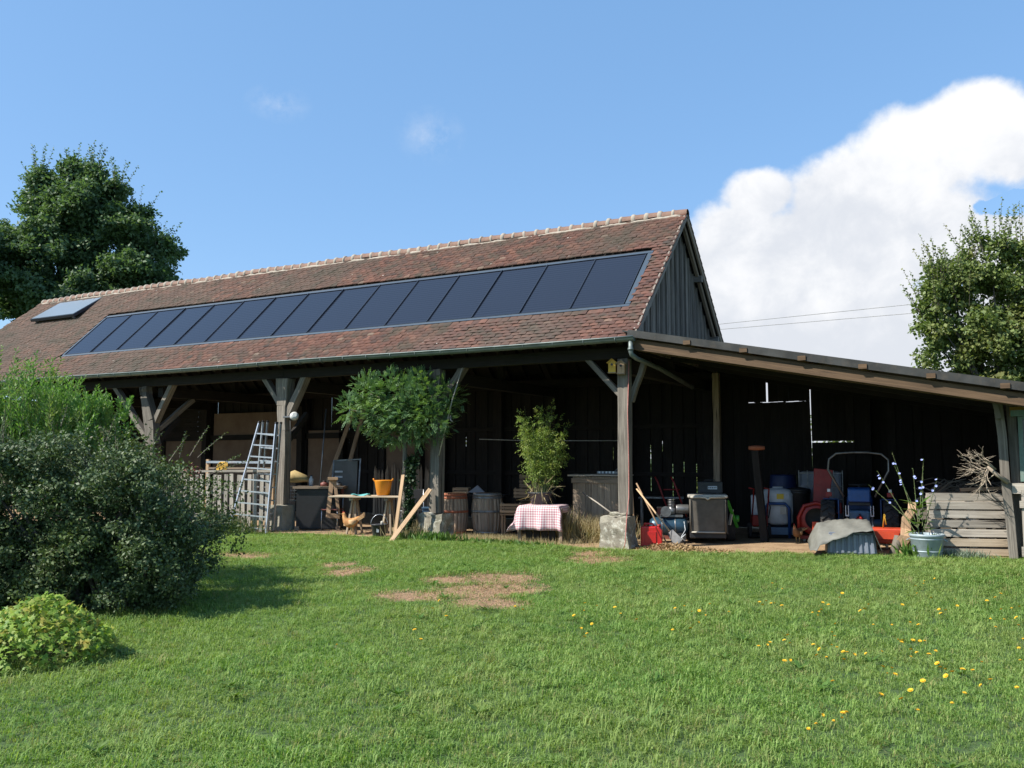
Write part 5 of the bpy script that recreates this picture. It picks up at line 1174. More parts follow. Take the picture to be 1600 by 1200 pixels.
M['mapleleaf'] = leaf('maple_leaf', (.10,.15,.045), (.18,.225,.065), (.21,.19,.07), .28, .7, 9)
M['bushleaf'] = leaf('bush_leaf', (.050,.082,.034), (.098,.142,.056), (.125,.17,.055), .15, 1.6, 26)
M['midleaf'] = leaf('mid_leaf', (.045,.085,.025), (.09,.13,.035), (.10,.095,.04), .3, 3, 30)
M['willowleaf'] = leaf('willow_leaf', (.085,.19,.035), (.17,.30,.08), (.20,.24,.07), .35, 3, 30)
M['robinia'] = leaf('robinia_leaf', (.07,.15,.06), (.15,.25,.11), (.22,.32,.08), .3, 3.2, 28)
M['bambooleaf'] = leaf('bamboo_leaf', (.10,.18,.035), (.24,.31,.07), (.32,.34,.08), .35, 5, 40)
M['yellowleaf'] = leaf('cranesbill_leaf', (.11,.22,.025), (.24,.34,.045), (.44,.30,.06), .3, 7, 12)
M['dryleaf'] = leaf('dry_leaf', (.26,.17,.08), (.40,.28,.15), (.20,.10,.05), .15, 5, 40, .8)
M['drygrass'] = leaf('dry_grass', (.30,.24,.12), (.42,.34,.19), (.16,.17,.07), .2, 4, 40, .8)
M['ivy'] = leaf('ivy_leaf', (.016,.04,.014), (.03,.065,.02), None, .1, 2, 30)
M['weed'] = leaf('weed_leaf', (.05,.12,.02), (.10,.19,.035), (.14,.18,.04), .3, 4, 30)
def clump(bl, n, frac, dens):
    out = []
    for b in bl:
        for k in range(n):
            d = unit(rng.normal(size=3)+np.array([0,0,.25])); r = b[3]*frac*random.uniform(.7,1.25)
            out.append((b[0]+d[0]*b[3]*.72, b[1]+d[1]*b[4]*.72, b[2]+d[2]*b[5]*.78, r, r, r*.8, max(3,int(dens*r*r))))
        out.append((*b[:3], b[3]*.6, b[4]*.6, b[5]*.6, max(3,int(dens*.5*b[3]**2))))
    return out
def tree(name, label, base, bl, per, sig, L, mat, trunk_r, hub, group=None, whips=None, asp=.6, flat=.5, shell=(.5,1)):
    t = thing(name, label, 'tree', (*base, 0), 0, group)
    v, f_ = crown(clump(bl, 11, .38, 40) if L > .1 else bl, per, sig, L, asp, shell, flat)
    parts = [(v, f_)]
    if whips:
        n, wl, nl, lL, dirz, top = whips; B = []
        for k in range(n):
            b = bl[random.randrange(len(bl))] if not top else random.choice(top)
            d = unit(rng.normal(size=3)*np.array([.75,.75,.3])+np.array([0,0,dirz])); B.append((np.array(b[:3])+d*np.array(b[3:6])*.85, unit(d+np.array([0,0,.8]))))
        Bp = np.array([b[0] for b in B]); Bd = np.array([b[1] for b in B]); Ln = rng.uniform(.5,1.2,len(B))*wl
        parts.append(shoots(Bp, Bd, Ln, nl, lL, lL*asp, 1.0, 0)); st = stems(Bp-Bd*.2, Bd, Ln+.2, .012)
    v, f_ = joinVF(*parts); c = npmesh('crown', v, f_, mat, t)
    mb = MB(); h0 = Vector((0,0,-.1)); h1 = Vector(hub); mb.tube([h0, h0.lerp(h1,.4)+Vector((.05,.03,0)), h1], [trunk_r, trunk_r*.8, trunk_r*.55], 10); mb.build('trunk', M['bark'], t)
    for b in bl:
        p = Vector(b[:3]); s_ = h0.lerp(h1, random.uniform(.6,1.0)); mid_ = s_.lerp(p,.5)+Vector((random.uniform(-.2,.2),random.uniform(-.2,.2),-.05*p.z))*min(1,trunk_r*6)
        MB().tube([s_, mid_, p], [trunk_r*.35, trunk_r*.2, trunk_r*.07], 6).build('limb', M['bark'], t)
    if whips: npmesh('twigs', st[0], st[1], M['bark'], t)
    return t
LT = [(-0.66,12.85,1.01),(-1.8,11.92,1.11),(0.26,12.19,1.27),(1.72,11.13,1.16),(2.7,9.94,1.11),(0.79,10.07,1.85),(-1.19,9.67,1.99),(1.99,8.48,1.8),(-2.91,8.88,1.59),(-0.53,7.29,2.38),(3.07,8.88,0.79),(-1.99,13.25,.53),(-0.58,13.7,.5),(0.37,13.43,.45),(1.32,12.72,.5),(2.12,11.66,.55),(3.18,10.34,.5),(-2.65,10.47,1.06),(-0.26,11.26,1.59)]
B = blobs(LT, 26, 1.1); tree('oak_tree', 'large dark green oak behind the left end of the tiled roof', (-27.4,8.2), B, 42, .16, .17, M['oakleaf'], .38, (-.3,.1,7.5), whips=(60,1.0,14,.17,1.0,B[11:17]))
B = blobs([(0.49,9.49,1.21),(-0.24,10.21,1.46),(0.73,8.03,1.46),(1.58,9.92,0.44),(-0.73,8.03,1.7),(-1.5,6,2)], 26); tree('oak_tree', 'darker tree cut by the left edge of the picture beside the large oak', (-28.9,3.6), B, 42, .16, .17, M['oakleaf'], .32, (0,0,6))
B = blobs([(-1.24,6.28,.79),(-.18,6.81,.97),(.88,6.63,1.24),(-1.76,5.39,.67),(-.71,5.39,1.24),(.53,5.04,1.41),(-1.59,4.51,.79),(-.18,4.34,1.24),(1.24,5.39,1.41),(-1.75,6.2,.3),(2.12,6.28,1.41),(1.41,4.16,1.41),(-1.0,3.4,1.2),(.8,3.2,1.4)], 30, 1.1)
tree('maple_tree', 'bushy field maple with upright shoots behind the right end of the lean-to', (6.02,13.03), B, 42, .11, .115, M['mapleleaf'], .22, (0,0,3.2), whips=(150,1.05,18,.11,1.3,B[:5]+B[9:11]), asp=.75)
# ---- hedge beyond the barn, glimpsed through the gaps between planks
t = thing('hedge', 'green hedge beyond the barn seen through gaps between the rear planks', 'hedge', (0,11,0)); hb = [(-16+k*1.1,random.uniform(-.3,.3),random.uniform(1.3,1.7),.9,.8,1.25,44) for k in range(34)]
v, f_ = crown(hb, 30, .16, .12, .6); npmesh('foliage', v, f_, M['mapleleaf'], t)
# ---- large dark bush
BU = [(-0.89,1.16,.75),(-0.21,1.29,.75),(0.41,1.02,.65),(0.80,.68,.48),(0.07,.47,.65),(-0.68,.47,.68),(0.95,1.0,.30),(0.5,.25,.40),(-1.44,1.02,.75),(-0.21,.2,.45),(0.34,1.43,.41),(-1.03,1.57,.41),(-0.48,1.7,.41),(-1.37,.47,.62),(.9,.40,.36),(-.9,.2,.5),(-1.6,.3,.6),(-1.9,.9,.6)]
t = thing('dark_shrub', 'big dense dark green shrub on the lawn at the left', 'shrub', (-2.4,-8.43,0)); B = [(b[0]-.30,b[1]-.17,b[2]*.95,*b[3:]) for b in blobs(BU, 430, .95)]
B += [(b[0]+YF[0]*.7,b[1]+YF[1]*.7,b[2]*.95,b[3],b[4],b[5],int(b[6]*.5)) for b in B[:10]]
B2 = []
for b in B:
    for k in range(13):
        d = unit(rng.normal(size=3)+np.array([0,0,.1])); r = b[3]*random.uniform(.20,.36); B2.append((b[0]+d[0]*b[3]*.82, b[1]+d[1]*b[4]*.82, max(.12,b[2]+d[2]*b[5]*.82), r, r, r*.75, int(b[6]*r*r/(b[3]*b[3])*1.05)+2))
    B2.append((*b[:3], b[3]*.7, b[4]*.7, b[5]*.7, int(b[6]*.35)))
v1 = crown(B2, 26, .045, .040, .62, (.6,1.05), .45)
bp = [];
for k in range(420):
    b = B[rng.integers(len(B))]; d = unit(rng.normal(size=3)+np.array([0,0,.55])); bp.append((np.array(b[:3])+d*np.array(b[3:6])*.92, unit(d+np.array([0,0,.5]))))
Bp = np.array([x[0] for x in bp]); Bd = np.array([x[1] for x in bp]); Ln = rng.uniform(.10,.36,len(bp))
v2 = shoots(Bp, Bd, Ln, 18, .036, .020, .9, .1); v, f_ = joinVF(v1, v2); npmesh('foliage', v, f_, M['bushleaf'], t)
st = stems(Bp, Bd, Ln, .005); tag(npmesh('shoots', st[0], st[1], M['bark'], t), kind='stuff')
for b in B: MB().tube([(b[0]*.15,b[1]*.15,-.05),(b[0]*.6,b[1]*.6,b[2]*.5),(b[0],b[1],b[2]+.1)], [.03,.022,.01], 6).build('stem', M['bark'], t)
# opaque twiggy heart keeps the far side from showing through
# ---- mid green bush with arching sprigs
t = thing('arching_shrub', 'lighter shrub with arching leafy sprigs between the dark shrub and the slat barrier', 'shrub', (-3.11,-6.88,0)); B = blobs([(-0.5,1.45,.28),(-.2,1.40,.26),(-.75,1.60,.30),(.0,1.2,.24),(-1.0,1.7,.4),(.3,1.0,.35),(0,.9,.5),(-.6,1.0,.55),(.45,.6,.35),(-1.3,1.45,.5)], 300)
v1 = crown(B, 16, .06, .045, .6, (.5,1.05), .4)
sb = [((-.28,1.55,.0),(.35,.55)),((-.02,1.62,0),(.42,.75)),((.08,1.60,0),(.62,.62)),((.22,1.38,0),(.95,.42)),((.28,1.45,0),(.85,.52)),((-.5,1.68,0),(.1,.5)),((-.15,1.6,0),(.15,.7)),((.3,1.2,0),(.9,.3))]
Bp = np.array([[*(YR*s[0][0]), s[0][1]] for s in sb]); Bd = unit(np.array([[*(YR*s[1][0]), s[1][1]] for s in sb])); Ln = np.array([.42,.46,.50,.58,.40,.3,.35,.4])
v2 = shoots(Bp, Bd, Ln, 26, .048, .024, 1.1, .15); v, f_ = joinVF(v1, v2); npmesh('foliage', v, f_, M['midleaf'], t); st = stems(Bp, Bd, Ln, .007, .15); npmesh('sprig_stems', st[0], st[1], M['bark'], t)
v, f_ = crown([(*(YR*.05), 1.42, .12,.12,.08, 26)], 5, .03, .03, .8); npmesh('red_berries', v, f_, M['redbrown'], t)
for b in B[:7]: MB().tube([(b[0]*.2,b[1]*.2,0),(b[0],b[1],b[2])], [.02,.008], 5).build('stem', M['bark'], t)
# ---- willow
t = thing('willow_shrub', 'bright green willow with long narrow leaves rising behind the dark shrub', 'shrub', (-5.22,-7.48,0)); n = 300; Bp = []; Bd = []; Ln = []
for k in range(n):
    r_ = rng.uniform(-1.45,.95); f0 = rng.uniform(-.5,.5); z0 = rng.uniform(1.2,2.1); top = 2.55+.35*math.exp(-((r_+.35)/.35)**2)-.35*max(0,r_-.1)*1.6+rng.uniform(-.25,.22)
    L_ = max(.35, (top-z0)); p = YR*r_+YF*f0; dd = YR*rng.normal(.08,.22)+YF*rng.normal(0,.2); Bp.append((p[0],p[1],z0)); Bd.append((dd[0],dd[1],1)); Ln.append(L_)
Bp, Bd, Ln = np.array(Bp), unit(np.array(Bd)), np.array(Ln)
v, f_ = shoots(Bp, Bd, Ln, 44, .115, .022, .62, .03, .1, .2)
e = [(-.02+.47*1.0,1.95,.55,(.35,1)),(.62,1.85,.72,(.22,1)),(.70,1.80,.62,(.5,1)),(.45,2.0,.45,(.6,.8))]
Eb = np.array([[*(YR*x[0]+YF*-.2), x[1]] for x in e]); Ed = unit(np.array([[*(YR*x[3][0]), x[3][1]] for x in e])); El = np.array([x[2] for x in e])
v2, f2 = shoots(Eb, Ed, El, 30, .13, .018, .75, .05, .15, .1); v, f_ = joinVF((v, f_), (v2, f2)); npmesh('leaves', v, f_, M['willowleaf'], t)
st = joinVF(stems(Bp, Bd, Ln, .006, .03), stems(Eb, Ed, El, .006)); npmesh('rods', st[0], st[1], M['stem'], t)
for k in range(14): x_ = -1.3+k*.16; p = YR*x_; MB().tube([(p[0]*.3,p[1]*.3,0),(p[0],p[1],1.6)], [.018,.008], 5).build('stem', M['bark'], t)
# ---- cranesbill / currant with lobed leaves
t = thing('lobed_leaf_plant', 'low mound of yellow green lobed leaves in the lower left corner', 'plant', (-1.12,-10.30,0))
nL = 3300; th = rng.uniform(0,2*pi,nL); rr_ = np.sqrt(rng.random(nL)); px_ = rr_*np.cos(th)*.78; py_ = rr_*np.sin(th)*.60
hz = .29*np.sqrt(np.clip(1-rr_**4,0,1))*(1+.25*np.sin(px_*7)+.2*np.cos(py_*8))+rng.uniform(-.05,.06,nL)+.05
q = rng.random(nL) < .25; hz[q] *= rng.uniform(.4,.9,q.sum())
C0 = np.stack([px_*YR[0]+py_*YF[0], px_*YR[1]+py_*YF[1], hz], 1); nr = unit(np.stack([C0[:,0]*.6,C0[:,1]*.6-.25,np.full(nL,.7)],1)+rng.normal(size=(nL,3))*.38)
ax1 = unit(np.cross(nr, rdir(nL))); ax2 = np.cross(nr, ax1); ang = np.arange(12)*2*pi/12; rad = np.array([1,.55,.95,.5,.85,.25,.2,.25,.85,.5,.95,.55]); sz = rng.uniform(.020,.040,nL)
ring = C0[:,None]+(ax1[:,None]*(np.cos(ang)*rad)[None,:,None]+ax2[:,None]*(np.sin(ang)*rad)[None,:,None])*sz[:,None,None]-nr[:,None]*(.12*rad)[None,:,None]*sz[:,None,None]
V = np.concatenate([C0[:,None], ring], 1).reshape(-1,3); tri = np.array([(0,i+1,(i+1)%12+1) for i in range(12)]); F = (np.arange(nL)[:,None,None]*13+tri[None]).reshape(-1,3); npmesh('leaves', V, F, M['yellowleaf'], t, k=3)
st = stems(C0[::12]*np.array([.5,.5,0]), unit(C0[::12]*np.array([.5,.5,1])+1e-6), np.linalg.norm(C0[::12]*np.array([.5,.5,1]),axis=1), .004); npmesh('stalks', st[0], st[1], M['stem'], t)
# ---- small staked tree with feathery leaves
t = thing('staked_tree', 'small staked tree with feathery pinnate crown in front of the third post', 'tree', (-4.55,-.38,0)); ST_ = [(-.75,2.90,.41),(-.24,2.84,.51),(.40,2.88,.51),(.91,2.80,.31),(.27,3.15,.24),(-.56,2.45,.45),(.01,2.3,.5),(.59,2.3,.45),(-1.07,2.56,.28),(-.24,2.08,.32),(.30,2.08,.30),(-.45,2.15,.3),(.85,2.6,.25),(.27,2.56,.51)]
B = blobs(ST_, 1, .95); nb = []
for b in B:
    m_ = int(230*b[3]**2*5.5)
    d = unit(rng.normal(size=(m_,3))+np.array([0,0,.15])); c = np.array(b[:3])+d*rng.uniform(.35,1.02,m_)[:,None]*np.array(b[3:6]); nb.append((c, unit(d+rng.normal(size=(m_,3))*.45+np.array([0,0,.15]))))
Cb = np.concatenate([x[0] for x in nb]); Db = np.concatenate([x[1] for x in nb]); nC = len(Cb); Lc = rng.uniform(.10,.19,nC)
side = unit(np.cross(Db, np.array([0,0,1.])+rng.normal(size=(nC,3))*.3)); up_ = np.cross(side, Db); PP, AA, NN = [], [], []
for k in range(7):
    u = .12+.86*k/6; p = Cb+Db*(Lc*u)[:,None]; p[:,2] -= .5*(Lc*u)**2*1.0
    if k == 6: PP.append(p); AA.append(Db-np.array([0,0,.3])); NN.append(up_); continue
    for s_ in (-1,1): PP.append(p); AA.append(unit(side*s_+Db*.45)); NN.append(up_+rng.normal(size=up_.shape)*.15)
PP, AA, NN = np.concatenate(PP), np.concatenate(AA), np.concatenate(NN); v, f_ = leaf_quads(PP, AA, NN, rng.uniform(.034,.050,len(PP)), .023); npmesh('crown', v, f_, M['robinia'], t)
mb = MB(); mb.tube([(-.03,.06,0),(-.02,.06,.7),(.0,.03,1.4),(.02,.0,2.1),(0,0,2.6)], [.052,.05,.048,.04,.02], 9); mb.build('trunk', M['post'], t)
for b in B: MB().tube([(.02,0,random.uniform(1.75,2.1)),(b[0]*.5,b[1]*.5,b[2]-.15),(b[0],b[1],b[2])], [.02,.012,.005], 5).build('limb', M['bark'], t)
for z_ in (1.05,.6): MB().tube(circ((-.01,.04,z_), .065, 'z', 10, sy=1.0), .008, 5).build('tie', M['black'], t)
t = thing('ivy', 'dark ivy climbing on the small staked tree trunk', 'ivy', (-4.50,-.30,0)); v, f_ = crown([(.03,.0,.55,.11,.11,.45,120),(.03,0,1.2,.13,.12,.45,130),(.1,0,1.5,.16,.1,.2,60)], 8, .03, .05, .9, (.3,1.0)); npmesh('leaves', v, f_, M['ivy'], t); MB().tube([(0,0,0),(.06,.02,.6),(.03,0,1.3)], .012, 5).build('vine', M['bark'], t)
# ---- bamboo in pot
t = thing('bamboo', 'airy yellow green bamboo growing from the dark pot on the gingham table', 'bamboo', (-1.93,.45,.88)); n = 46; a = rng.uniform(0,2*pi,n); tl = np.abs(rng.normal(0,.24,n)); Bp = np.stack([.1*np.cos(a),.1*np.sin(a),np.zeros(n)],1); Bd = unit(np.stack([np.cos(a)*tl,np.sin(a)*tl,np.ones(n)],1)); Ln = rng.uniform(1.0,2.1,n)*(1-.5*tl)
st = stems(Bp, Bd, Ln, .006, .06, 6); npmesh('canes', st[0], st[1], M['stem'], t)
nb = 1000; i = rng.integers(0,n,nb); u = rng.uniform(.22,1,nb); p = Bp[i]+Bd[i]*(Ln[i]*u)[:,None]; p[:,2] -= .06*(Ln[i]*u)**2; dd = unit(rdir(nb)+np.array([0,0,.35])); ll = rng.uniform(.08,.30,nb)*(1.25-.6*u)
v, f_ = shoots(p, dd, ll, 9, .085, .017, .8, .1, .2, .4); v2, f2 = shoots(Bp, Bd, Ln, 22, .08, .017, .9, .06, .3, .5); v, f_ = joinVF((v,f_),(v2,f2)); npmesh('leaves', v, f_, M['bambooleaf'], t)
nb = 60; a = rng.uniform(0,2*pi,nb); v, f_ = leaf_quads(np.stack([.14*np.cos(a),.14*np.sin(a),rng.uniform(-.02,.2,nb)],1), np.stack([np.cos(a)*.8,np.sin(a)*.8,rng.uniform(-1.6,.8,nb)],1), rdir(nb), rng.uniform(.2,.5,nb), .012); npmesh('dry_leaves', v, f_, M['drygrass'], t)
# ---- chicory
t = thing('chicory', 'tall branching plant with small blue flowers growing in the zinc tub', 'plant', (4.70,.02,.38)); cs = [((0,0,0),(-.55,0,1.0),1.15),((0,0,.1),(-.28,0,1.0),1.25),((0,0,0),(-.05,0,1),1.05),((.0,0,.2),(.10,0,1),1.0),((.02,0,0),(.28,0,1),.95),((0,0,.15),(-.85,0,.8),.95),((0,0,.3),(-.4,.1,1.0),.9),((.05,0,.2),(.04,0,1),.9)]
Bp = np.array([c[0] for c in cs], float); Bd = unit(np.array([c[1] for c in cs], float)); Ln = np.array([c[2] for c in cs]); st = stems(Bp, Bd, Ln, .009, 0, 6); npmesh('stems', st[0], st[1], M['stem'], t)
v, f_ = shoots(Bp, Bd, Ln, 26, .035, .012, .8, 0, .3, .1); n = 34; a = rng.uniform(0,2*pi,n); v2, f2 = leaf_quads(np.stack([.03*np.cos(a),.03*np.sin(a),rng.uniform(-.1,.55,n)],1), np.stack([np.cos(a),np.sin(a),rng.uniform(-.3,.6,n)],1), np.tile([0,0,1.],(n,1)), rng.uniform(.14,.30,n), .07, .15); v, f_ = joinVF((v,f_),(v2,f2)); npmesh('leaves', v, f_, M['weed'], t)
M['chicflower'] = plain('pale_blue_petal', (.42,.48,.85), (.3,.36,.8), .7)
fm = MB()
for k in range(10):
    a = 2*pi*k/10; fm.v += [(0,0,0),(.026*cos(a-.26),.026*sin(a-.26),.006),(.031*cos(a),.031*sin(a),.008),(.026*cos(a+.26),.026*sin(a+.26),.006)]; fm.face((4*k,4*k+1,4*k+2,4*k+3), [(0,0)]*4)
fme = fm.mesh('flower', M['chicflower'])
for k in range(24):
    j = k%len(cs); u = random.uniform(.45,1.0); p = Vector(Bp[j])+Vector(Bd[j])*Ln[j]*u; share(fme, 'flower', t, tuple(p+Vector((random.uniform(-.03,.03),-.02,0))), (radians(random.uniform(20,100)),random.uniform(-.6,.6),0), (.62,)*3)
# ---- stuff: dry stems, weeds, litter
def strip(name, label, cx, cy, rx, ry, n, L, Wd, mat, zf=None, upz=1.0, kind='stuff'):
    x = cx+rng.normal(0,.5,n)*rx; y = cy+rng.normal(0,.5,n)*ry; P = np.stack([x,y,zg(x,y)+(zf(x,y) if zf else 0)],1); A = unit(np.stack([rng.normal(0,.45,n),rng.normal(0,.35,n),np.full(n,upz)],1)); v, f_ = leaf_quads(P, A, rdir(n), rng.uniform(.4,1.0,n)*L, Wd)
    o = npmesh(name, v, f_, mat); return tag(o, label, kind=kind)
for a_ in ((-1.0,.75,.75,.35,1500,.62,.010),(-1.55,.60,.35,.25,500,.75,.014)): strip('dry_stems', 'tall straw coloured dry stems before the wooden chest', *a_, M['drygrass'])
strip('dry_stems', 'reddish dry stalks before the wooden chest', -.85,.95,.5,.3,420,.62,.012, leaf('red_stalk',(.16,.07,.04),(.24,.12,.07),None,.1))
strip('dry_stems', 'dry straw around the third post plinth', -4.35,-.12,.45,.4,600,.45,.010, M['drygrass'])
strip('dry_stems', 'straw coloured grass along the barn floor edge', -2.7,.10,1.9,.35,3600,.17,.006, M['drygrass'])
strip('weeds', 'green leafy weeds by the third post plinth', -3.95,-.42,.62,.18,620,.22,.035, M['weed'], upz=.9)
strip('weeds', 'green broad leaved weeds along the barn front', -2.4,-.30,1.1,.2,420,.12,.04, M['weed'], upz=.6)
strip('weeds', 'grey green tuft before the pallet', 5.25,.12,.35,.12,420,.17,.014, leaf('greygreen',(.13,.17,.12),(.20,.25,.18),None,.2), upz=.9)
strip('weeds', 'weeds at the foot of the slat barrier', -8.6,-1.2,.9,.2,700,.5,.014, M['midleaf'])
strip('weeds', 'weeds beside the zinc tub', 4.72,.02,.25,.15,200,.3,.05, M['weed'], upz=.8)
x = rng.normal(.85,.42,2600); y = rng.normal(.10,.16,2600); h = .10*np.exp(-((x-.8)/.5)**2-((y-.15)/.25)**2); k_ = np.abs(x-.85) < 1.1; x, y, h = x[k_], y[k_], h[k_]
P = np.stack([x,y,zg(x,y)+.012+h*rng.uniform(.3,1,len(x))],1); Nn = unit(rdir(len(P))+np.array([0,0,.9])); v, f_ = leaf_quads(P, np.cross(Nn, rdir(len(P))), Nn, rng.uniform(.03,.06,len(P)), .03); tag(npmesh('leaf_litter', v, f_, M['dryleaf']), 'heap of brown fallen leaves beside the red fuel can', kind='stuff')
x = rng.uniform(-9,7,1500); y = edge(x)+np.abs(rng.normal(0,.5,1500)); P = np.stack([x,y,rise(x,y)+.018],1); Nn = unit(rdir(len(P))*.4+np.array([0,0,.9])); v, f_ = leaf_quads(P, np.cross(Nn, rdir(len(P))), Nn, rng.uniform(.02,.05,len(P)), .015); tag(npmesh('straw_litter', v, f_, M['dryleaf']), 'scattered straw and leaves on the earth floor', kind='stuff')
PP, LL = [], []
for x, y, r_ in PATCH:
    m_ = int(2600*r_*r_*3); a = rng.uniform(0,6.28,m_); q = r_*1.15*np.sqrt(rng.random(m_)); PP.append(np.stack([x+q*np.cos(a), y+q*np.sin(a)], 1))
PP = np.concatenate(PP); P = np.stack([PP[:,0],PP[:,1],zg(PP[:,0],PP[:,1])+rng.uniform(.002,.02,len(PP))],1); A = rdir(len(P)); A[:,2] = rng.uniform(-.05,.45,len(P)); v, f_ = leaf_quads(P, A, rdir(len(P))*.3+np.array([0,0,1.]), rng.uniform(.02,.06,len(P)), .006)
tag(npmesh('dry_thatch', v, f_, leaf('thatch',(.28,.17,.09),(.46,.31,.18),(.20,.13,.07),.1,6,50,.9)), 'dead brown thatch lying on the bare patches of the lawn', kind='stuff')
cw, cc = [], []
for k in range(150):
    d = rng.uniform(4,17); l = rng.uniform(-.62,.62)*d; x0 = 5.75+YR[0]*l+YF[0]*d; y0 = -14.55+YR[1]*l+YF[1]*d
    if y0 > edge(x0)-.3: continue
    m_ = rng.integers(20,90); s0 = rng.uniform(.08,.35); q = np.stack([x0+rng.normal(0,s0,m_), y0+rng.normal(0,s0,m_)],1); cc.append(q)
    if k%2 == 0:
        a = rng.uniform(0,6.28,9); cw.append((np.tile([x0,y0],(9,1)), a))
q = np.concatenate(cc); q = q[q[:,1] < edge(q[:,0])-.1]; P3 = np.repeat(q,3,0); P = np.stack([P3[:,0],P3[:,1],zg(P3[:,0],P3[:,1])+np.repeat(rng.uniform(.03,.055,len(q)),3)],1); a = np.tile([0,2.1,4.2],len(q))+np.repeat(rng.uniform(0,6,len(q)),3)
v, f_ = leaf_quads(P, np.stack([np.cos(a),np.sin(a),rng.uniform(-.1,.3,len(a))],1), np.tile([0,0,1.],(len(a),1)), .014, .013, .1); tag(npmesh('clover', v, f_, M['weed']), 'patches of small clover leaves in the lawn', kind='stuff')
q = np.concatenate([c[0] for c in cw]); a = np.concatenate([c[1] for c in cw]); P = np.stack([q[:,0],q[:,1],zg(q[:,0],q[:,1])+.02],1); v, f_ = leaf_quads(P, np.stack([np.cos(a),np.sin(a),rng.uniform(.2,.7,len(a))],1), np.tile([0,0,1.],(len(a),1)), rng.uniform(.06,.13,len(a)), .026, .15); tag(npmesh('rosettes', v, f_, M['weed']), 'flat broad leaved rosettes growing in the lawn', kind='stuff')
# ---- lawn flowers
FL = [[(3.39, -3.96), (3.58, -4.31), (3.04, -4.73), (2.87, -5.96), (2.95, -5.91), (3.1, -6.13), (3.18, -6.16), (3.27, -6.25), (3.31, -6.6), (3.31, -6.85), (3.21, -7.05), (3.15, -5.7), (3.43, -6.02), (3.58, -5.4), (3.65, -5.43), (3.69, -5.37), (3.74, -5.44), (3.81, -5.44), (3.65, -5.58), (4.15, -5.69), (4.21, -5.69), (4.24, -5.92), (4.22, -5.61), (4.18, -5.29), (4.22, -5.21), (4.03, -3.92), (4.22, -4.3), (4.25, -4.7), (4.59, -5.15), (4.59, -5.45), (4.57, -5.6), (4.74, -6.09), (4.88, -5.98), (4.86, -4.73), (5.03, -5.96), (5.1, -6.01), (4.96, -3.09), (5.06, -2.93), (4.9, -3.58), (4.95, -4.08), (5.09, -4.13), (4.97, -3.36), (5.61, -3.98), (5.69, -3.9), (5.74, -3.59), (5.33, -4.34), (5.36, -4.73), (5.2, -4.82), (5.26, -4.89), (5.23, -5.12), (5.74, -4.67), (5.83, -4.42), (5.9, -4.38), (5.86, -5.05), (5.87, -5.41), (5.65, -5.3), (5.69, -5.65), (5.76, -5.24), (5.89, -6.0), (5.85, -6.53), (5.85, -6.91), (4.46, -6.55), (4.51, -6.71), (4.45, -6.28), (4.15, -6.83), (4.06, -7.1), (4.06, -7.19), (4.02, -7.32), (4.18, -7.12), (4.22, -7.1), (4.34, -7.68), (4.32, -7.79), (4.49, -7.44), (4.59, -7.62), (4.71, -7.62), (4.76, -7.42), (4.67, -7.36), (4.69, -7.31), (4.82, -7.26), (4.93, -7.24), (4.55, -7.12), (4.59, -7.13), (4.48, -7.27), (4.41, -7.13), (4.98, -6.55), (5.02, -6.61), (5.02, -6.69), (5.1, -6.61), (5.15, -6.59), (5.18, -6.52), (5.11, -6.94), (5.16, -7.06), (5.28, -6.86), (5.25, -7.13), (5.14, -7.34), (5.32, -7.41), (5.35, -7.61), (5.38, -7.63), (5.43, -7.69), (5.49, -7.59), (5.55, -7.4), (5.55, -7.54), (5.6, -7.12), (5.4, -7.91), (5.66, -7.72), (5.0, -7.83), (5.04, -7.94), (5.06, -7.85), (5.1, -8.04), (5.27, -8.07), (5.22, -8.38), (5.07, -8.59), (5.19, -8.63), (4.73, -8.25), (5.29, -8.79), (5.46, -8.54), (5.52, -8.27), (5.61, -8.1), (5.81, -7.99), (4.82, -9.18), (4.81, -9.33), (4.79, -9.45), (4.93, -9.05), (4.92, -9.14), (4.91, -9.03), (4.88, -9.19), (0.86, -7.32), (0.69, -6.95), (1.15, -7.52), (1.26, -8.19), (1.53, -8.48), (1.1, -9.03), (1.49, -6.79), (1.59, -6.8), (1.94, -6.09), (2.15, -6.58), (2.17, -6.86), (2.47, -7.12), (2.55, -7.41), (2.15, -6.26), (2.41, -7.22), (2.36, -6.3), (2.51, -6.52), (2.79, -6.82), (2.24, -5.92), (2.63, -7.64)]]
M['petal'] = plain('dandelion_petal', (.78,.50,.015), (.62,.34,.01), .7)
fm = MB()
for k in range(12):
    a = 2*pi*k/12
    for r0, z0, z1, q in ((.019,.0,.005,0),(.013,.003,.009,.2)):
        b_ = len(fm.v); fm.v += [(0,0,z0),(r0*cos(a-.25+q),r0*sin(a-.25+q),z1),(r0*1.12*cos(a+q),r0*1.12*sin(a+q),z1),(r0*cos(a+.25+q),r0*sin(a+.25+q),z1)]; fm.face((b_,b_+1,b_+2,b_+3), [(0,0)]*4)
nf = len(fm.f); fm.tube([(0,0,0),(.003,.002,-.05),(0,0,-.10)], .0016, 4, m=1); dme = fm.mesh('yellow_flower', [M['petal'], M['stem']])
for k, (x, y) in enumerate(FL[0]):
    h = random.uniform(.085,.12); o = bpy.data.objects.new('yellow_flower', dme); COL.objects.link(o); o.location = (x,y,Z(x,y)+h); s_ = random.uniform(.5,.95); o.scale = (s_,s_,1); o.rotation_euler = (random.gauss(.25,.25),random.gauss(0,.25),random.uniform(0,6))
    tag(o, 'small yellow hawkbit flower standing in the lawn grass', 'flower', 'yellow flowers scattered over the lawn')
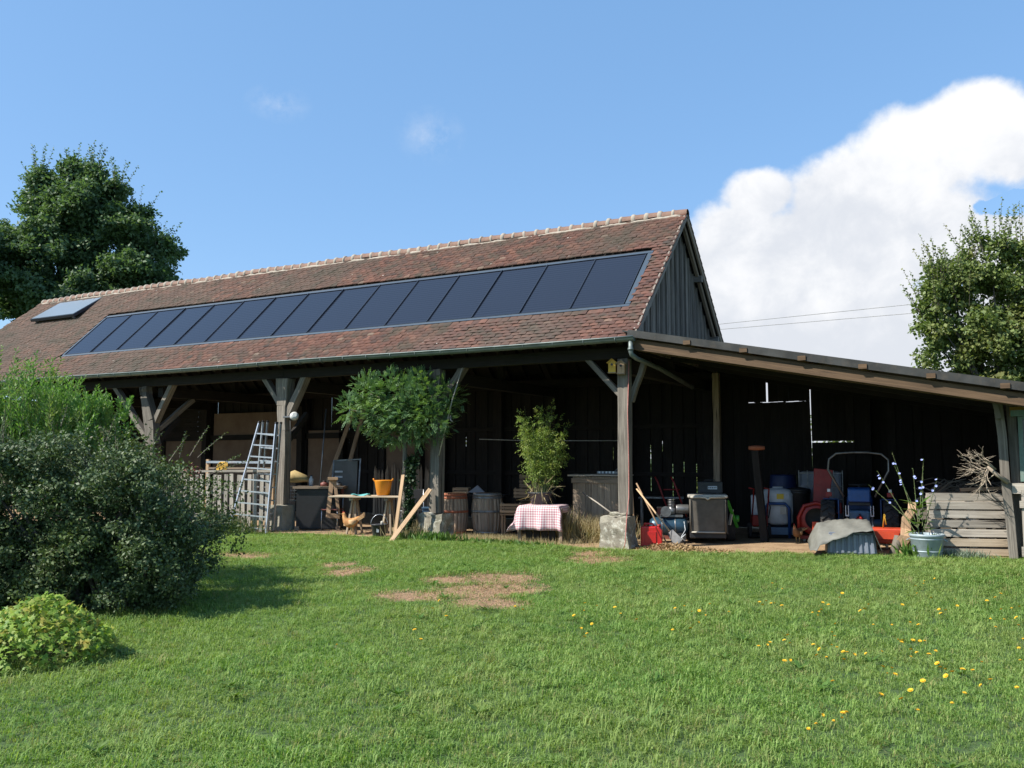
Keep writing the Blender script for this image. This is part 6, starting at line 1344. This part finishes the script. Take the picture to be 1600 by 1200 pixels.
# ---- lawn grass (instanced tufts)
def grassmat():
    m, t, b = newmat('lawn_grass', .6); co = t.nodes.new('ShaderNodeNewGeometry').outputs['Position']; b.inputs['Specular IOR Level'].default_value = .3
    oi = t.nodes.new('ShaderNodeObjectInfo').outputs['Random']
    big = nz(t, co, .55, 5, .6); mid = nz(t, co, 2.6, 5, .65); fine = nz(t, co, 45, 2, .5)
    col = ramp(t, fine, [(.32, (.085,.175,.030)), (.5, (.185,.315,.065)), (.67, (.36,.45,.15))])
    col = mix(t, ramp(t, big, [(.40,(0,0,0)), (.60,(.5,)*3)]), col, (.30,.36,.12)); col = mix(t, ramp(t, mid, [(.5,(0,0,0)), (.72,(.55,)*3)]), col, (.12,.25,.07))
    col = mix(t, ramp(t, oi, [(.90,(0,0,0)), (.95,(.6,)*3)]), col, (.30,.25,.11))
    t.links.new(col, b.inputs['Base Color']); tr = t.nodes.new('ShaderNodeBsdfTranslucent'); t.links.new(mix(t, 1, col, (1.2,1.25,.5), 'MULTIPLY'), tr.inputs[0])
    ms_ = t.nodes.new('ShaderNodeMixShader'); ms_.inputs[0].default_value = .4; t.links.new(b.outputs[0], ms_.inputs[1]); t.links.new(tr.outputs[0], ms_.inputs[2]); t.links.new(ms_.outputs[0], t.nodes['Material Output'].inputs[0]); return m
M['grass'] = grassmat()
tcol = bpy.data.collections.new('tuft_sources')     # source meshes, not linked to the scene
for q in range(7):
    nb = 15 if q < 5 else 12; V, F = [], []
    for k in range(nb):
        a = rng.uniform(0,2*pi); r_ = .055*sqrt(rng.random()); bx, by = r_*cos(a), r_*sin(a); d = rng.uniform(0,2*pi); L_ = rng.uniform(.018,.050)*(1.7 if q == 4 else 1)*(1.0 if q < 5 else .8); ln = rng.uniform(.3,1.3) if q < 5 else rng.uniform(.9,1.8); w = rng.uniform(.0017,.0032)
        px_, py_ = -sin(d)*w, cos(d)*w; b_ = len(V)
        V += [(bx-px_,by-py_,-.01),(bx+px_,by+py_,-.01),(bx+cos(d)*L_*ln*.35+px_*.9,by+sin(d)*L_*ln*.35+py_*.9,L_*.6),(bx+cos(d)*L_*ln*.35-px_*.9,by+sin(d)*L_*ln*.35-py_*.9,L_*.6),(bx+cos(d)*L_*ln,by+sin(d)*L_*ln,L_*(1-.25*min(ln,1.4)))]
        F += [(b_,b_+1,b_+2,b_+3),(b_+3,b_+2,b_+4)]
    me = bpy.data.meshes.new('tuft'); me.from_pydata(V, [], F); me.materials.append(M['grass']); o = bpy.data.objects.new('tuft', me); tcol.objects.link(o)
n = 135000
# points spread over the lawn within view of the barn front, denser close up
dep = np.sqrt(rng.uniform(3.2**2, 19.5**2, n)); lat = rng.uniform(-.68,.66,n)*dep
gx = 5.75+YR[0]*lat+YF[0]*dep; gy = -14.55+YR[1]*lat+YF[1]*dep
keep = (gy < edge(gx)-.06+rng.normal(0,.06,n))
pm_ = np.ones(n)
wob = .35*np.sin(gx*6+gy*4)+.35*np.sin(gx*11-gy*9+1)+.3*np.sin(gx*23+gy*19)
for x, y, r_ in PATCH: pm_ = np.minimum(pm_, np.clip((np.hypot(gx-x, gy-y)/r_-.75+wob*.3)*2.2, .06, 1))
keep &= rng.random(n) < pm_
far_out = rng.uniform(0,1,n)
gx, gy = gx[keep], gy[keep]
# sparser grass beyond the barn, seen only through gaps in the planks
bx = rng.uniform(-8,12,5000); by = rng.uniform(6.6,22,5000); gx = np.concatenate([gx,bx]); gy = np.concatenate([gy,by])
me = bpy.data.meshes.new('lawn_points'); me.vertices.add(len(gx)); me.vertices.foreach_set('co', np.stack([gx,gy,zg(gx,gy)],1).astype(np.float32).ravel())
sc_ = rng.uniform(.65,1.3,len(gx))*(1+.16*np.sin(gx*5.1+2*np.sin(gy*3.7))*np.sin(gy*4.3+1.5*np.sin(gx*2.9)))*(1+.35*(wob[keep] if False else np.sin(gx*1.1+np.sin(gy*.9)*2)*np.sin(gy*1.3))*.5); at_ = me.attributes.new('sc','FLOAT','POINT'); at_.data.foreach_set('value', sc_.astype(np.float32)); at_ = me.attributes.new('rz','FLOAT','POINT'); at_.data.foreach_set('value', rng.uniform(0,6.28,len(gx)).astype(np.float32))
lawn = bpy.data.objects.new('grass', me); COL.objects.link(lawn); tag(lawn, 'short green lawn grass with a few dry blades', kind='stuff')
ng = bpy.data.node_groups.new('scatter_tufts','GeometryNodeTree'); ng.interface.new_socket('Geometry', in_out='INPUT', socket_type='NodeSocketGeometry'); ng.interface.new_socket('Geometry', in_out='OUTPUT', socket_type='NodeSocketGeometry')
gi = ng.nodes.new('NodeGroupInput'); go = ng.nodes.new('NodeGroupOutput'); ip = ng.nodes.new('GeometryNodeInstanceOnPoints'); ci = ng.nodes.new('GeometryNodeCollectionInfo'); ci.inputs['Collection'].default_value = tcol; ci.inputs['Separate Children'].default_value = True; ci.inputs['Reset Children'].default_value = True
ip.inputs['Pick Instance'].default_value = True
na = ng.nodes.new('GeometryNodeInputNamedAttribute'); na.data_type = 'FLOAT'; na.inputs['Name'].default_value = 'sc'; nr_ = ng.nodes.new('GeometryNodeInputNamedAttribute'); nr_.data_type = 'FLOAT'; nr_.inputs['Name'].default_value = 'rz'
cr_ = ng.nodes.new('ShaderNodeCombineXYZ'); ng.links.new(nr_.outputs[0], cr_.inputs[2]); m2p = ng.nodes.new('GeometryNodeMeshToPoints')
ng.links.new(gi.outputs[0], m2p.inputs[0]); ng.links.new(m2p.outputs[0], ip.inputs['Points']); ng.links.new(ci.outputs[0], ip.inputs['Instance']); ng.links.new(cr_.outputs[0], ip.inputs['Rotation']); ng.links.new(na.outputs[0], ip.inputs['Scale']); ng.links.new(ip.outputs[0], go.inputs[0])
md = lawn.modifiers.new('tufts','NODES'); md.node_group = ng
